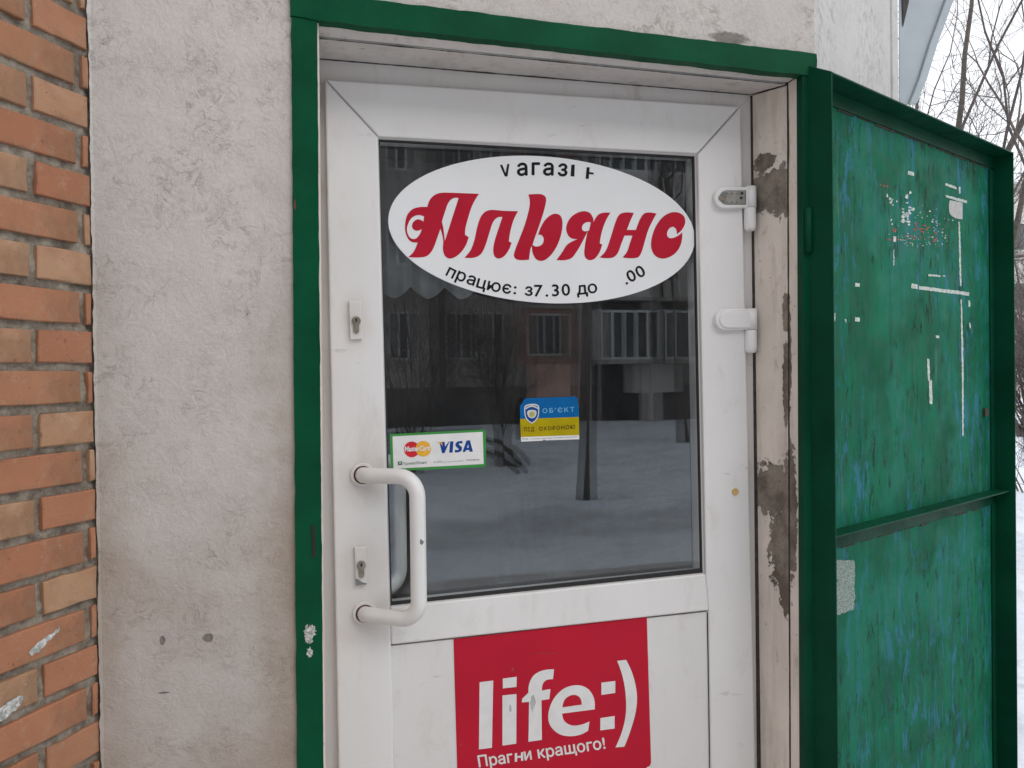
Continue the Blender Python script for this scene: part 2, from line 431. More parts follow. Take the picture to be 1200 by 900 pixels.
b = NB('glue_grey')
c = b.mix(b.ramp(b.noise(220, 4, 0.7), 0.35, 0.65), (0.10, 0.17, 0.14), (0.36, 0.40, 0.37))
M['glue_grey'] = b.done(c, 0.85, b.bump(b.noise(200, 4), 0.5, 0.001))
simple('sheet_metal', (0.42, 0.47, 0.50), 0.45, 0.0, 0.08, 5, 0.1)
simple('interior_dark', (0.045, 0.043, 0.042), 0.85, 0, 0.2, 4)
simple('valance_cloth', (0.35, 0.37, 0.38), 0.9, 0, 0.1, 10)
simple('panel_wall', (0.34, 0.31, 0.285), 0.9, 0, 0.22, 0.5)
simple('panel_light', (0.50, 0.47, 0.44), 0.9, 0, 0.18, 0.7)
simple('panel_pink', (0.58, 0.38, 0.31), 0.9, 0, 0.15, 0.8)
simple('panel_brown', (0.30, 0.19, 0.155), 0.9, 0, 0.2, 0.9)
simple('panel_dark', (0.10, 0.095, 0.09), 0.9, 0, 0.25, 0.7)
simple('window_white', (0.60, 0.61, 0.60), 0.6, 0, 0.1, 3)
simple('window_grey', (0.42, 0.40, 0.38), 0.7, 0, 0.1, 3)
simple('concrete', (0.33, 0.31, 0.29), 0.9, 0, 0.2, 4, 0.5)
simple('tyre_rubber', (0.02, 0.02, 0.02), 0.8, 0, 0.2, 30, 0.4)

# ------------------------------------------------------------------ object helpers
def tag(o, label=None, cat=None, group=None, kind=None):
    if label: o['label'] = label
    if cat: o['category'] = cat
    if group: o['group'] = group
    if kind: o['kind'] = kind
    return o

def thing(name, loc, label, cat, group=None, rz=0.0):
    o = bpy.data.objects.new(name, None)
    COL.objects.link(o)
    o.empty_display_size = 0.1
    o.matrix_world = Matrix.Translation(Vector(loc)) @ Matrix.Rotation(rz, 4, 'Z')
    return tag(o, label, cat, group)

def wm(o):
    """world matrix from the stored transforms (no depsgraph update needed)"""
    m = o.matrix_basis.copy()
    if o.parent:
        m = wm(o.parent) @ o.matrix_parent_inverse @ m
    return m

def child(o, parent, local=False):
    if parent:
        o.parent = parent
        o.matrix_parent_inverse = Matrix.Identity(4) if local else wm(parent).inverted()
    return o

def mesh_obj(name, verts, faces, mat, parent=None, bevel=0.0, smooth=False, local=False):
    me = bpy.data.meshes.new(name)
    me.from_pydata([tuple(v) for v in verts], [], faces)
    bm = bmesh.new(); bm.from_mesh(me)
    bmesh.ops.recalc_face_normals(bm, faces=bm.faces)
    bm.to_mesh(me); bm.free()
    if smooth:
        for p in me.polygons: p.use_smooth = True
    me.materials.append(M[mat] if isinstance(mat, str) else mat)
    o = bpy.data.objects.new(name, me)
    COL.objects.link(o)
    child(o, parent, local)
    if bevel:
        md = o.modifiers.new('bevel', 'BEVEL'); md.width = bevel; md.segments = 2; md.limit_method = 'ANGLE'
    return o

def prism_pts(front, back):
    n = len(front)
    f = [list(range(n)), list(range(2 * n - 1, n - 1, -1))]
    for i in range(n):
        j = (i + 1) % n
        f.append([i, j, n + j, n + i])
    return list(front) + list(back), f

def slab(name, pix, y0, depth, mat, parent, bevel=0.0, wobble=0.0):
    """outline given in pixels on the plane y0, pushed back by depth"""
    if wobble:
        q = []
        for k, (a, c2) in enumerate(zip(pix, pix[1:] + pix[:1])):
            a, c2 = Vector(a), Vector(c2)
            m = max(1, int((c2 - a).length / 7))
            for i in range(m):
                p = a.lerp(c2, i / m)
                if i: p += Vector((noise.noise(Vector((p.y * .035, k * 9.1, 1))) + .5 * noise.noise(Vector((p.y * .3, k, 5))),
                                   noise.noise(Vector((p.x * .035, k * 9.1, 3))) + .5 * noise.noise(Vector((p.x * .3, k, 7))))) * wobble
                q.append(tuple(p))
        pix = q
    fr = [P(x, y, y0) for x, y in pix]
    bk = [p + Vector((0, depth, 0)) for p in fr]
    v, f = prism_pts(fr, bk)
    return mesh_obj(name, v, f, mat, parent, bevel)

def box_data(x0, x1, y0, y1, z0, z1):
    v = [(x0, y0, z0), (x1, y0, z0), (x1, y1, z0), (x0, y1, z0), (x0, y0, z1), (x1, y0, z1), (x1, y1, z1), (x0, y1, z1)]
    f = [[0, 3, 2, 1], [4, 5, 6, 7], [0, 1, 5, 4], [1, 2, 6, 5], [2, 3, 7, 6], [3, 0, 4, 7]]
    return v, f

def box(name, x0, x1, y0, y1, z0, z1, mat, parent=None, bevel=0.0, local=False):
    v, f = box_data(x0, x1, y0, y1, z0, z1)
    return mesh_obj(name, v, f, mat, parent, bevel, local=local)

def boxes(name, lst, mat, parent=None, bevel=0.0, local=False):
    V, Fc = [], []
    for a in lst:
        v, f = box_data(*a)
        k = len(V); V += v; Fc += [[i + k for i in q] for q in f]
    return mesh_obj(name, V, Fc, mat, parent, bevel, local=local)

def tube_data(path, radii, sides):
    path = [Vector(p) for p in path]
    V, Fc = [], []
    up = None
    for i, p in enumerate(path):
        d = (path[min(i + 1, len(path) - 1)] - path[max(i - 1, 0)])
        d = d.normalized() if d.length > 1e-9 else Vector((0, 0, 1))
        if up is None:
            up = d.orthogonal().normalized()
        else:
            up = (up - d * up.dot(d))
            up = up.normalized() if up.length > 1e-6 else d.orthogonal().normalized()
        s = d.cross(up)
        r = radii[i] if isinstance(radii, (list, tuple)) else radii
        for k in range(sides):
            a = 2 * math.pi * k / sides
            V.append(p + (up * math.cos(a) + s * math.sin(a)) * r)
    n = len(path)
    for i in range(n - 1):
        for k in range(sides):
            k2 = (k + 1) % sides
            Fc.append([i * sides + k, i * sides + k2, (i + 1) * sides + k2, (i + 1) * sides + k])
    Fc.append(list(range(sides - 1, -1, -1)))
    Fc.append([(n - 1) * sides + k for k in range(sides)])
    return V, Fc

def tube(name, path, radii, sides, mat, parent=None, smooth=True, local=False):
    v, f = tube_data(path, radii, sides)
    o = mesh_obj(name, v, f, mat, parent, 0, False, local)
    if smooth:
        me = o.data
        for p in me.polygons:
            p.use_smooth = len(p.vertices) == 4
    return o

def disc(name, c, r, thick, mat, parent, sides=28, axis=Vector((0, -1, 0)), bevel=0.0, flat=1.0):
    """round plate whose face looks along axis"""
    c = Vector(c)
    path = [c, c + axis * thick]
    v, f = tube_data(path, [r, r], sides)
    return mesh_obj(name, v, f, mat, parent, bevel)

# smooth closed outline through points; ('c') marks corners
def outline(pts, steps=7):
    n = len(pts)
    P2 = [Vector(p[:2]) for p in pts]
    corner = [len(p) > 2 for p in pts]
    tang = []
    for i in range(n):
        tang.append((P2[(i + 1) % n] - P2[i - 1]) * 0.5)
    res = []
    for i in range(n):
        j = (i + 1) % n
        a, c = P2[i], P2[j]
        L = (c - a).length
        def end_t(k, other):
            if corner[k]:
                return None
            t = tang[k]
            return t.normalized() * L if t.length > 1e-6 else None
        t0, t1 = end_t(i, j), end_t(j, i)
        if t0 is None and t1 is None:
            res.append(a); continue
        if t0 is None: t0 = (c - a) * 1.5 - t1 * 0.5
        if t1 is None: t1 = (c - a) * 1.5 - t0 * 0.5
        for s in range(steps):
            u = s / steps
            h00 = 2 * u ** 3 - 3 * u ** 2 + 1; h10 = u ** 3 - 2 * u ** 2 + u
            h01 = -2 * u ** 3 + 3 * u ** 2; h11 = u ** 3 - u ** 2
            res.append(a * h00 + t0 * h10 + c * h01 + t1 * h11)
    return res

def filled(loops):
    """flat triangulation of 2D loops (inner loops become holes)"""
    cu = bpy.data.curves.new('tmp', 'CURVE'); cu.dimensions = '2D'; cu.fill_mode = 'BOTH'
    for lp in loops:
        s = cu.splines.new('POLY'); s.points.add(len(lp) - 1); s.use_cyclic_u = True
        for k, q in enumerate(lp): s.points[k].co = (q[0], q[1], 0, 1)
    return curve_mesh(cu)

def curve_mesh(cu):
    o = bpy.data.objects.new('tmp', cu)
    COL.objects.link(o)
    bpy.context.view_layer.update()
    me = bpy.data.meshes.new_from_object(o.evaluated_get(bpy.context.evaluated_depsgraph_get()))
    v = [Vector((q.co.x, q.co.y)) for q in me.vertices]
    f = [list(p.vertices) for p in me.polygons]
    bpy.data.objects.remove(o); bpy.data.curves.remove(cu); bpy.data.meshes.remove(me)
    return v, f

def glyph(txt, bold=0.0, spacing=1.0):
    cu = bpy.data.curves.new('tmp', 'FONT')
    cu.body = txt; cu.offset = bold; cu.resolution_u = 3; cu.space_character = spacing
    return curve_mesh(cu)

def decal(name, parts, mapf, mat, parent, local=False):
    """several flat pieces (verts, faces) -> one printed part, mapped by mapf(x, y) to the place"""
    V, Fc = [], []
    for part in parts:
        v, f = part[0], part[1]
        sh = part[2] if len(part) > 2 else [(0, 0)]
        for n_, (dx, dy) in enumerate(sh):      # strokes thickened by overlaid copies, each a hair above the last
            k = len(V)
            V += [mapf(q[0] + dx, q[1] + dy) + Vector((0, -0.00006 * n_, 0)) for q in v]
            Fc += [[i + k for i in p] for p in f]
    return mesh_obj(name, V, Fc, mat, parent, local=local)

def thick(part, d):
    return part[0], part[1], [(0, 0), (d, 0), (-d, 0), (0, d), (0, -d)]

def fan(loop):
    c0 = sum(loop, Vector((0, 0))) / len(loop)
    n = len(loop)
    return [c0] + loop, [[0, 1 + i, 1 + (i + 1) % n] for i in range(n)]

def fit(gl, x0, y0, x1, y1, height, shear=0.0):
    """place glyph mesh: left end of baseline at pixel (x0,y0), right end at (x1,y1), height = px of a cap"""
    v, f = gl
    mn = min(q.x for q in v); mx = max(q.x for q in v)
    d = Vector((x1 - x0, y1 - y0)); L = d.length; d.normalize()
    n = Vector((d.y, -d.x))            # up on the picture
    out = []
    for q in v:
        u = (q.x - mn) / (mx - mn) * L
        w = q.y / 0.73 * height
        out.append(Vector((x0, y0)) + d * (u + w * shear) + n * w)
    return out, f

def ellipse(cx, cy, ax, ay, n=96):
    return [Vector((cx + math.cos(t) * ax[0] + math.sin(t) * ay[0], cy + math.cos(t) * ax[1] + math.sin(t) * ay[1]))
            for t in [2 * math.pi * k / n for k in range(n)]]

def ragged(cx, cy, rx, ry, seed, n=22, amp=0.45):
    rnd = random.Random(seed)
    return [Vector((cx + math.cos(t) * rx * (1 - amp * rnd.random()), cy + math.sin(t) * ry * (1 - amp * rnd.random())))
            for t in [2 * math.pi * k / n for k in range(n)]]

# ================================================================== GROUND
def build_ground():
    def axis(c):
        s = []
        k = -1.0
        N = 130
        for i in range(N + 1):
            u = -1 + 2 * i / N
            s.append(c + math.copysign(abs(u) * 16 + abs(u) ** 7 * 584, u))
        return s
    xs, ys = axis(5.0), axis(-6.0)
    V, Fc = [], []
    for y in ys:
        for x in xs:
            z = 0.05 * (noise.fractal(Vector((x * 0.5, y * 0.5, 1.3)), 1.0, 2.0, 4))
            z += 0.07 * noise.noise(Vector((x * 1.4, y * 1.4, 4.0)))
            if abs(y + 5.3) < 1.0: z -= 0.05 * (1 - abs(y + 5.3))
            if y > -1.2 and x < 1.9: z = -0.02 + 0.0 * z
            if (x - 5) ** 2 + (y + 6) ** 2 > 60 ** 2: z = 0.0
            V.append((x, y, z))
    n = len(xs)
    for j in range(len(ys) - 1):
        for i in range(n - 1):
            a = j * n + i
            Fc.append([a, a + 1, a + n + 1, a + n])
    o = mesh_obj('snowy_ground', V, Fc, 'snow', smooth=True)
    tag(o, kind='structure')
build_ground()

# ================================================================== WALLS
ZT = 6.4
XL0, XR0 = P(372, 23).x, P(940, 87).x          # opening edges on the wall face
corner = P(103, 0).x * 0.5 + P(119, 900).x * 0.5
XB = P(957, 300).x                             # where the wall bends back
T = 0.34
wall = thing('plastered_wall', ((corner + XB) / 2, 0.1, 0.0), 'dirty white trowelled plaster wall round the glazed shop door', 'wall')
lt = [P(356, 10), P(948, 75)]                  # wall opening follows the sloping lintel (hidden under the steel)
zl, zr = lt[0].z, lt[1].z
xl, xr = lt[0].x, lt[1].x
fr = [(corner, 0, 0), (xl, 0, 0), (xl, 0, zl), (xr, 0, zr), (xr, 0, 0), (XB, 0, 0), (XB, 0, ZT), (corner, 0, ZT),
      (corner, 0, zl), (xl, 0, ZT), (xr, 0, ZT), (XB, 0, zr)]
bk = [(x, T, z) for x, y, z in fr]
quads = [[0, 1, 2, 8], [8, 2, 9, 7], [2, 3, 10, 9], [3, 11, 6, 10], [4, 5, 11, 3]]
Fc = []
for q in quads:
    Fc.append(q); Fc.append([i + 12 for i in reversed(q)])
for a, c2 in ((1, 2), (2, 3), (3, 4), (0, 8), (8, 7), (5, 11), (11, 6)):
    Fc.append([a, c2, c2 + 12, a + 12])
mesh_obj('wall_face', fr + bk, Fc, 'plaster', wall)

# reveal boards inside the opening
def hexa(name, front4, back4, mat, bevel=0.0):
    v, f = prism_pts(front4, back4)
    return mesh_obj(name, v, f, mat, wall, bevel)
up = Vector((0, 0, 0.03)); rt = Vector((0.03, 0, 0)); lf = Vector((-0.03, 0, 0))
def board(name, a, b_, c_, d_, off, mat, bevel=0.002):
    q = [a, b_, c_, d_]
    return hexa(name, q, [p + off for p in q], mat, bevel)
board('soffit_board', P(372, 23, .004), P(939, 87, .004), P(923, 97, .05), P(373, 43, .05), up, 'soffit_paint')
board('soffit_board', P(373, 45, .0545), P(921, 99.5, .0545), P(878, 111, .16), P(373, 69, .16), up, 'soffit_paint')
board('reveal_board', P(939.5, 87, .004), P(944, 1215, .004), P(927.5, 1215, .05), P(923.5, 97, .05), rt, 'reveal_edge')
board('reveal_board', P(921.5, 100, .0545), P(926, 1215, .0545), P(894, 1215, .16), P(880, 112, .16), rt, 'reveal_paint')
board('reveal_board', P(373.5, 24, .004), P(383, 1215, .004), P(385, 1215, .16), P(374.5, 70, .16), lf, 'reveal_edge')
def crack(name, pa, pb, y0, off, wmax, seed, axis):
    # ragged dark line of open joint, lying on the board faces
    rnd = random.Random(seed)
    n = 90
    A_, B_ = [], []
    for i in range(n + 1):
        t = i / n
        w = wmax * (0.35 + 0.9 * max(0.0, noise.noise(Vector((t * 9, seed, 0)))) + 0.35 * rnd.random())
        p = P(pa[0] + (pb[0] - pa[0]) * t, pa[1] + (pb[1] - pa[1]) * t, y0) + off
        A_.append(p + Vector((0, -w, 0))); B_.append(p + Vector((0, w * 0.9, 0)))
    V = A_ + B_
    mesh_obj(name, V, [[i, i + 1, n + 2 + i, n + 1 + i] for i in range(n)], 'dark_gap', wall)
crack('crack', (923.3, 98), (927.3, 1200), 0.0522, Vector((-0.0012, 0, 0)), 0.0060, 1, 'z')
crack('crack', (374, 44.5), (923, 98.5), 0.0522, Vector((0, 0, -0.0012)), 0.0035, 2, 'x')
crack('crack', (374, 68.5), (878, 110.5), 0.158, Vector((0, 0, -0.0012)), 0.0050, 3, 'x')
# backing that shows dark in the cracks
box('crack_backing', XR0 + 0.012, xr + 0.004, 0.03, 0.2, 0.0, zr, 'dark_gap', wall)

# wall that bends back to the right, behind the steel shutter
dr = Vector((math.sin(math.radians(55)), math.cos(math.radians(55)), 0))
nr = Vector((-dr.y, dr.x, 0))
side = thing('side_wall', (XB + dr.x * 0.3, dr.y * 0.3, 0), 'rough white plaster wall behind the opened green steel shutter', 'wall')
A = Vector((XB, 0.0, 0)); Bp = A + dr * 0.70
v, f = prism_pts([A, Bp, Bp + Vector((0, 0, ZT)), A + Vector((0, 0, ZT))], [A + Vector((0.0, T, 0)), Bp + nr * 0.2, Bp + nr * 0.2 + Vector((0, 0, ZT)), A + Vector((0.0, T, ZT))])
mesh_obj('wall_face', v, f, 'plaster_side', side)
# corner strip of smoother render
c0 = Bp - dr * 0.055 - nr * 0.006; c1 = Bp + dr * 0.008 - nr * 0.006
v, f = prism_pts([c0, c1, c1 + Vector((0, 0, ZT - .01)), c0 + Vector((0, 0, ZT - .01))],
                 [c0 + nr * .05, c1 + nr * .3, c1 + nr * .3 + Vector((0, 0, ZT - .01)), c0 + nr * .05 + Vector((0, 0, ZT - .01))])
mesh_obj('corner_render', v, f, 'plaster_side', side, 0.004)
# return wall running away from the corner
end_wall = thing('return_wall', (Bp.x, Bp.y + 2, 0), 'plaster wall running back beyond the corner past the shutter', 'wall')
box('wall_face', Bp.x - 0.3, Bp.x - 0.02, Bp.y + 0.30, Bp.y + 7.0, 0, ZT, 'plaster_side', end_wall)

# ================================================================== BRICK WALL
bd = Vector((-math.sin(math.radians(32.9)), -math.cos(math.radians(32.9)), 0))    # from the corner towards the camera
bn = Vector((-bd.y, bd.x, 0))                                                      # faces the door side (+x)
if bn.x < 0: bn = -bn
cpt = Vector((corner, 0, 0))
bwall = thing('brick_wall', cpt + bd * 0.5, 'orange brick wall meeting the white plaster at an angle', 'wall')
ROWH, BH = 0.0712, 0.0585
BL = 0.245
z0 = P(110, 431, 0).z
rows_dn = int(z0 / ROWH)
core0, core1 = cpt - bn * 0.016 - bd * 0.05, cpt + bd * 1.35 - bn * 0.016
v, f = prism_pts([core0, core1, core1 + Vector((0, 0, 3.0)), core0 + Vector((0, 0, 3.0))],
                 [core0 - bn * .24, core1 - bn * .24, core1 - bn * .24 + Vector((0, 0, 3.0)), core0 - bn * .24 + Vector((0, 0, 3.0))])
mesh_obj('mortar_core', v, f, 'mortar', bwall)
# uneven pointing: a lumpy sheet between the bricks
MV, MF = [], []
ns, nz = 110, 460
for j in range(nz + 1):
    for i in range(ns + 1):
        ss = -0.012 + 0.55 * i / ns; zz = 0.35 + 2.35 * j / nz
        q = Vector((ss * 60, zz * 60, 2.0))
        dpt = 0.0085 - 0.0045 * noise.noise(q * 0.5) - 0.003 * noise.noise(q * 1.7)
        MV.append(cpt + bd * ss - bn * max(0.0022, dpt) + Vector((0, 0, zz)))
for j in range(nz):
    for i in range(ns):
        k0 = j * (ns + 1) + i
        MF.append([k0, k0 + 1, k0 + ns + 2, k0 + ns + 1])
mesh_obj('mortar', MV, MF, 'mortar', bwall, smooth=True)
# ragged lip of plaster smeared onto the brick edge
rl = random.Random(9)
LA, LB2, n_l = [], [], 420
for i in range(n_l + 1):
    zz = 0.3 + 2.5 * i / n_l
    w = 0.0035 + 0.004 * max(-0.6, noise.noise(Vector((zz * 14, 0.3, 0)))) + 0.0025 * noise.noise(Vector((zz * 60, 7, 0)))
    LA.append(cpt - bd * 0.004 + bn * 0.004 + Vector((0, 0, zz)))
    LB2.append(cpt + bd * max(0.0005, w) + bn * 0.0026 + Vector((0, 0, zz)))
mesh_obj('plaster_lip', LA + LB2, [[i, i + 1, n_l + 2 + i, n_l + 1 + i] for i in range(n_l)], 'plaster', bwall)
brz = math.atan2(bd.y, bd.x)
brick_cache = {}
def brick_mesh(L, var):
    key = (round(L, 3), var)
    if key in brick_cache: return brick_cache[key]
    rnd = random.Random(var * 7 + int(L * 1000))
    hx_, hz_ = L / 2, BH / 2
    base_o = [(-hx_, -hz_), (-hx_ * .33, -hz_), (hx_ * .4, -hz_), (hx_, -hz_), (hx_, rnd.uniform(-.3, .3) * hz_), (hx_, hz_),
              (hx_ * .3, hz_), (-hx_ * .38, hz_), (-hx_, hz_), (-hx_, rnd.uniform(-.3, .3) * hz_)]
    rim = [(x - math.copysign(rnd.uniform(0, .0028), x) * (abs(abs(x) - hx_) < 1e-6), z - math.copysign(rnd.uniform(0, .0026), z) * (abs(abs(z) - hz_) < 1e-6)) for x, z in base_o]
    ins = [(x - math.copysign(rnd.uniform(.0012, .003), x), z - math.copysign(rnd.uniform(.0012, .0028), z)) for x, z in rim]
    # the face that shows is local +y or -y depending on the wall's turn: close both ends
    V_ = [(x, 0.015 + rnd.uniform(-.0006, .0006), z) for x, z in ins] + [(x, 0.0132, z) for x, z in rim] + [(x, -0.0132, z) for x, z in rim] + [(x, -0.015 + rnd.uniform(-.0006, .0006), z) for x, z in ins]
    N_ = len(rim)
    F_ = [list(range(N_)), list(range(4 * N_ - 1, 3 * N_ - 1, -1))]
    for lv in range(3):
        for i in range(N_):
            j = (i + 1) % N_
            F_.append([lv * N_ + i, lv * N_ + j, (lv + 1) * N_ + j, (lv + 1) * N_ + i])
    me = bpy.data.meshes.new('brick')
    me.from_pydata(V_, [], F_)
    bm = bmesh.new(); bm.from_mesh(me)
    bmesh.ops.recalc_face_normals(bm, faces=bm.faces)
    bm.to_mesh(me); bm.free()
    me.materials.append(M['brick_clay'])
    brick_cache[key] = me
    return me
rb = random.Random(11)
def put_brick(s0, s1, zc, var):
    L = s1 - s0
    o = bpy.data.objects.new('brick', brick_mesh(L, var))
    COL.objects.link(o)
    p = cpt + bd * ((s0 + s1) / 2) - bn * (0.015 + rb.uniform(-.0012, .0012)) + Vector((0, 0, zc + rb.uniform(-.001, .001)))
    o.matrix_basis = Matrix.Translation(p) @ Matrix.Rotation(brz + rb.uniform(-.006, .006), 4, 'Z') @ Matrix.Rotation(rb.uniform(-.006, .006), 4, 'Y')
    child(o, bwall)
k = -rows_dn
while True:
    zb = z0 + k * ROWH
    if zb > 2.9: break
    zc = zb + ROWH / 2
    if k % 2 == 0:
        cuts = [0.001, 0.112]
        s = 0.124
    else:
        cuts = [0.001, 0.015]
        s = 0.028
    put_brick(cuts[0], cuts[1], zc, rb.randrange(7))
    while s < 1.25:
        e = s + BL
        put_brick(s, e, zc, rb.randrange(7))
        s = e + 0.012
    k += 1
# whitewash daubs on two bricks
def plane_b(px, py):
    return plane_hit(px, py, cpt + bn * 0.0022, bn)
for i, (lp, nm) in enumerate(((([(33, 765), (45, 752), (60, 742), (70, 734), (69, 740), (56, 752), (46, 764), (36, 768)]), 'paint_daub'),
                              (([(0, 830), (8, 824), (20, 816), (28, 815), (27, 822), (18, 832), (6, 842), (-2, 846)]), 'paint_daub'))):
    rnd = random.Random(i)
    lp2 = []
    for a, c2 in zip(lp, lp[1:] + lp[:1]):
        for s in range(4):
            q = Vector(a).lerp(Vector(c2), s / 4)
            lp2.append(q + Vector((rnd.uniform(-1, 1), rnd.uniform(-1, 1))) * 1.1)
    decal(nm, [filled([lp2])], plane_b, 'daub', bwall)

# ================================================================== STEEL DOOR SURROUND
steel = thing('steel_door_surround', (P(356, 500).x, 0, 0), 'green painted steel angle frame round the white shop door', 'door frame')
slab('jamb', [(341, 19), (371.5, 22), (382, 1215), (350.5, 1215)], -0.006, 0.024, 'green_frame', steel, 0.0, 0.9)
slab('lintel', [(339, -14.5), (372, -9), (490, 6), (700, 32), (957, 63), (957, 89), (940, 87.5), (371.5, 23.5), (340, 18)], -0.0085, 0.026, 'green_frame', steel, 0.0, 1.2)
slab('jamb', [(940, 88), (957, 89.5), (962, 1215), (944.5, 1215)], -0.006, 0.022, 'green_dark', steel, 0.0015)
slab('latch_slot', [(364.5, 615), (369, 617), (370, 652), (366, 655)], -0.0072, 0.004, 'keyhole_black', steel, 0.0008)
rq = random.Random(6)
for _ in range(9):
    decal('paint_daub', [fan(ragged(364 + rq.gauss(0, 3.2), 751 + rq.gauss(0, 8), rq.uniform(3, 6.5), rq.uniform(5, 13), rq.random(), 22, 0.6))], lambda x, y, o_=0.0066 + _ * 0.00008: P(x, y, -o_), 'daub', steel)
decal('paint_daub', [filled([ragged(345.5, 240, 1.6, 8, 9, 18, 0.5)])], lambda x, y: P(x, y, -0.0067), 'rust', steel)

# ================================================================== WHITE DOOR FRAME (fixed)
YI = 0.24
dframe = thing('white_door_frame', (P(630, 500, YF).x, YF + .03, 0), 'fixed white plastic frame the glazed door leaf hangs in', 'door frame')
slab('frame_head', [(366, 64), (890, 108), (876, 128), (366, 98)], YF + 0.004, 0.07, 'pvc_frame', dframe, 0.002)
slab('frame_jamb', [(864, 128), (883, 110), (897, 1215), (886, 1215)], YF + 0.002, 0.07, 'pvc_frame', dframe, 0.002)
slab('frame_jamb', [(366, 98), (386, 98), (405, 1215), (378, 1215)], YF + 0.002, 0.07, 'pvc_frame', dframe, 0.002)
slab('seal', [(880.5, 112), (884.5, 112), (896, 1215), (891.5, 1215)], YF - 0.003, 0.01, 'dark_gap', dframe)

# ================================================================== DOOR LEAF
door = thing('shop_door', (P(640, 600, YD).x, YD + 0.03, 0.03), 'white plastic shop door with tall dark glass and lower panel', 'door')
G = [(443, 160), (818, 180), (827.5, 672.5), (457, 711.5)]          # glass daylight opening
LO, RO = (381, 93), (868, 124.5)
def lerp_line(a, c2, y): return a[0] + (c2[0] - a[0]) * (y - a[1]) / (c2[1] - a[1])
LB, RB = (403, 1212), (892, 1190)
GLB, GRB = lerp_line(G[0], G[3], 1190), lerp_line(G[1], (831.5, 860), 1175)
BV = 0.004
slab('stile', [LO, G[0], G[3], (458.5, 756), (GLB, 1205), LB], YD, 0.07, 'pvc', door, BV)
slab('stile', [G[1], RO, RB, (GRB, 1180), (831, 716), G[2]], YD, 0.07, 'pvc', door, BV)
slab('top_rail', [(381.4, 93), (867.6, 124.5), (817.7, 180), (443.4, 160)], YD + 0.0004, 0.07, 'pvc', door, BV)
slab('middle_rail', [(457.3, 711.5), (827.3, 672.5), (831, 715.5), (458.5, 756)], YD + 0.0015, 0.066, 'pvc', door, BV)
slab('lower_panel', [(458, 757), (829.5, 716.8), (GRB - 1, 1180), (GLB + 1, 1200)], YD + 0.009, 0.04, 'pvc_panel', door)
slab('bottom_rail', [(470, 1110), (836, 1085), (839, 1180), (472, 1205)], YD + 0.003, 0.066, 'pvc', door, BV)
slab('panel_gap', [(829.0, 718), (831.0, 718), (GRB + 0.6, 1175), (GRB - 1.6, 1175)], YD + 0.006, 0.004, 'gasket', door)
# glazing bead: sloping white strip, then black gasket, all round the glass
def ring(name, outer, inner, y0, y1, mat, parent):
    o = [P(x, y, y0) for x, y in outer]; i = [P(x, y, y1) for x, y in inner]
    v = o + i + [p + Vector((0, .006, 0)) for p in o] + [p + Vector((0, .006, 0)) for p in i]
    f = []
    for a in range(4):
        c2 = (a + 1) % 4
        f += [[a, c2, 4 + c2, 4 + a], [8 + a, 12 + a, 12 + c2, 8 + c2], [4 + a, 4 + c2, 12 + c2, 12 + a], [a, 8 + a, 8 + c2, c2]]
    return mesh_obj(name, v, f, mat, parent)
def inset(q, d):
    cx = sum(p[0] for p in q) / 4; cy = sum(p[1] for p in q) / 4
    return [(x + d * (1 if x < cx else -1), y + d * (1 if y < cy else -1)) for x, y in q]
def inset4(q, l, t, r_, b_):
    (a0, a1), (b0, b1), (c0_, c1_), (d0, d1) = q
    return [(a0 + l, a1 + t), (b0 - r_, b1 + t), (c0_ - r_, c1_ - b_), (d0 + l, d1 - b_)]
ring('glazing_bead', inset(G, -0.5), inset4(G, 0.6, 3.2, 4.2, 0.8), YD + 0.004, YG - 0.004, 'pvc', door)
ring('gasket', inset4(G, 0.3, 2.6, 3.6, 0.3), inset4(G, 2.4, 5.6, 6.2, 6.0), YG - 0.0045, YG - 0.0025, 'gasket', door)
gp = inset(G, 1.0)
pane = slab('glass_pane', gp, YG, 0.004, 'pane_glass', door)
# inner pane of the double glazing, very slightly out of parallel
fr2 = [P(x, y, YG + 0.020) for x, y in gp]
for kk, p in enumerate(fr2):
    p.y += 0.0055 if kk in (0, 3) else 0.0
v, f = prism_pts(fr2, [p + Vector((0, .004, 0)) for p in fr2])
mesh_obj('glass_pane', v, f, 'pane_glass', door)

# mitre lines on the top corners and joints (thin recessed-looking seams)
def seam(a, c2, w, y, nm='joint'):
    a, c2 = Vector(a), Vector(c2)
    n = (c2 - a).normalized(); n = Vector((-n.y, n.x)) * w
    slab(nm, [a - n, c2 - n, c2 + n, a + n], y, 0.001, 'print_grey', door)
seam((384, 96.5), (442, 159), 0.22, YD - 0.0002)
seam((864.5, 128), (819, 179), 0.22, YD - 0.0002)

# locks
def lock(name, q, cyl, y):
    o = slab(name, q, y, 0.008, 'pvc', door, 0.0018)
    c3 = P(cyl[0], cyl[1], y - 0.0035)
    r = 0.0095
    prof = [Vector((c3.x + math.cos(t) * r, c3.y, c3.z + math.sin(t) * r)) for t in [math.radians(a) for a in range(-50, 231, 14)]]
    prof += [Vector((c3.x - 0.0052, c3.y, c3.z - 0.024)), Vector((c3.x, c3.y, c3.z - 0.027)), Vector((c3.x + 0.0052, c3.y, c3.z - 0.024))]
    v, f = prism_pts(prof, [p + Vector((0, .006, 0)) for p in prof])
    cy = mesh_obj('lock_cylinder', v, f, 'brass_dull', o)
    kx = [Vector((c3.x + dx, c3.y - .0008, c3.z + dz)) for dx, dz in ((-.0013, -.002), (.0013, -.002), (.002, .004), (0, .0062), (-.002, .004))]
    v, f = prism_pts(kx, [p + Vector((0, .0015, 0)) for p in kx])
    mesh_obj('keyhole', v, f, 'keyhole_black', o)
    return o
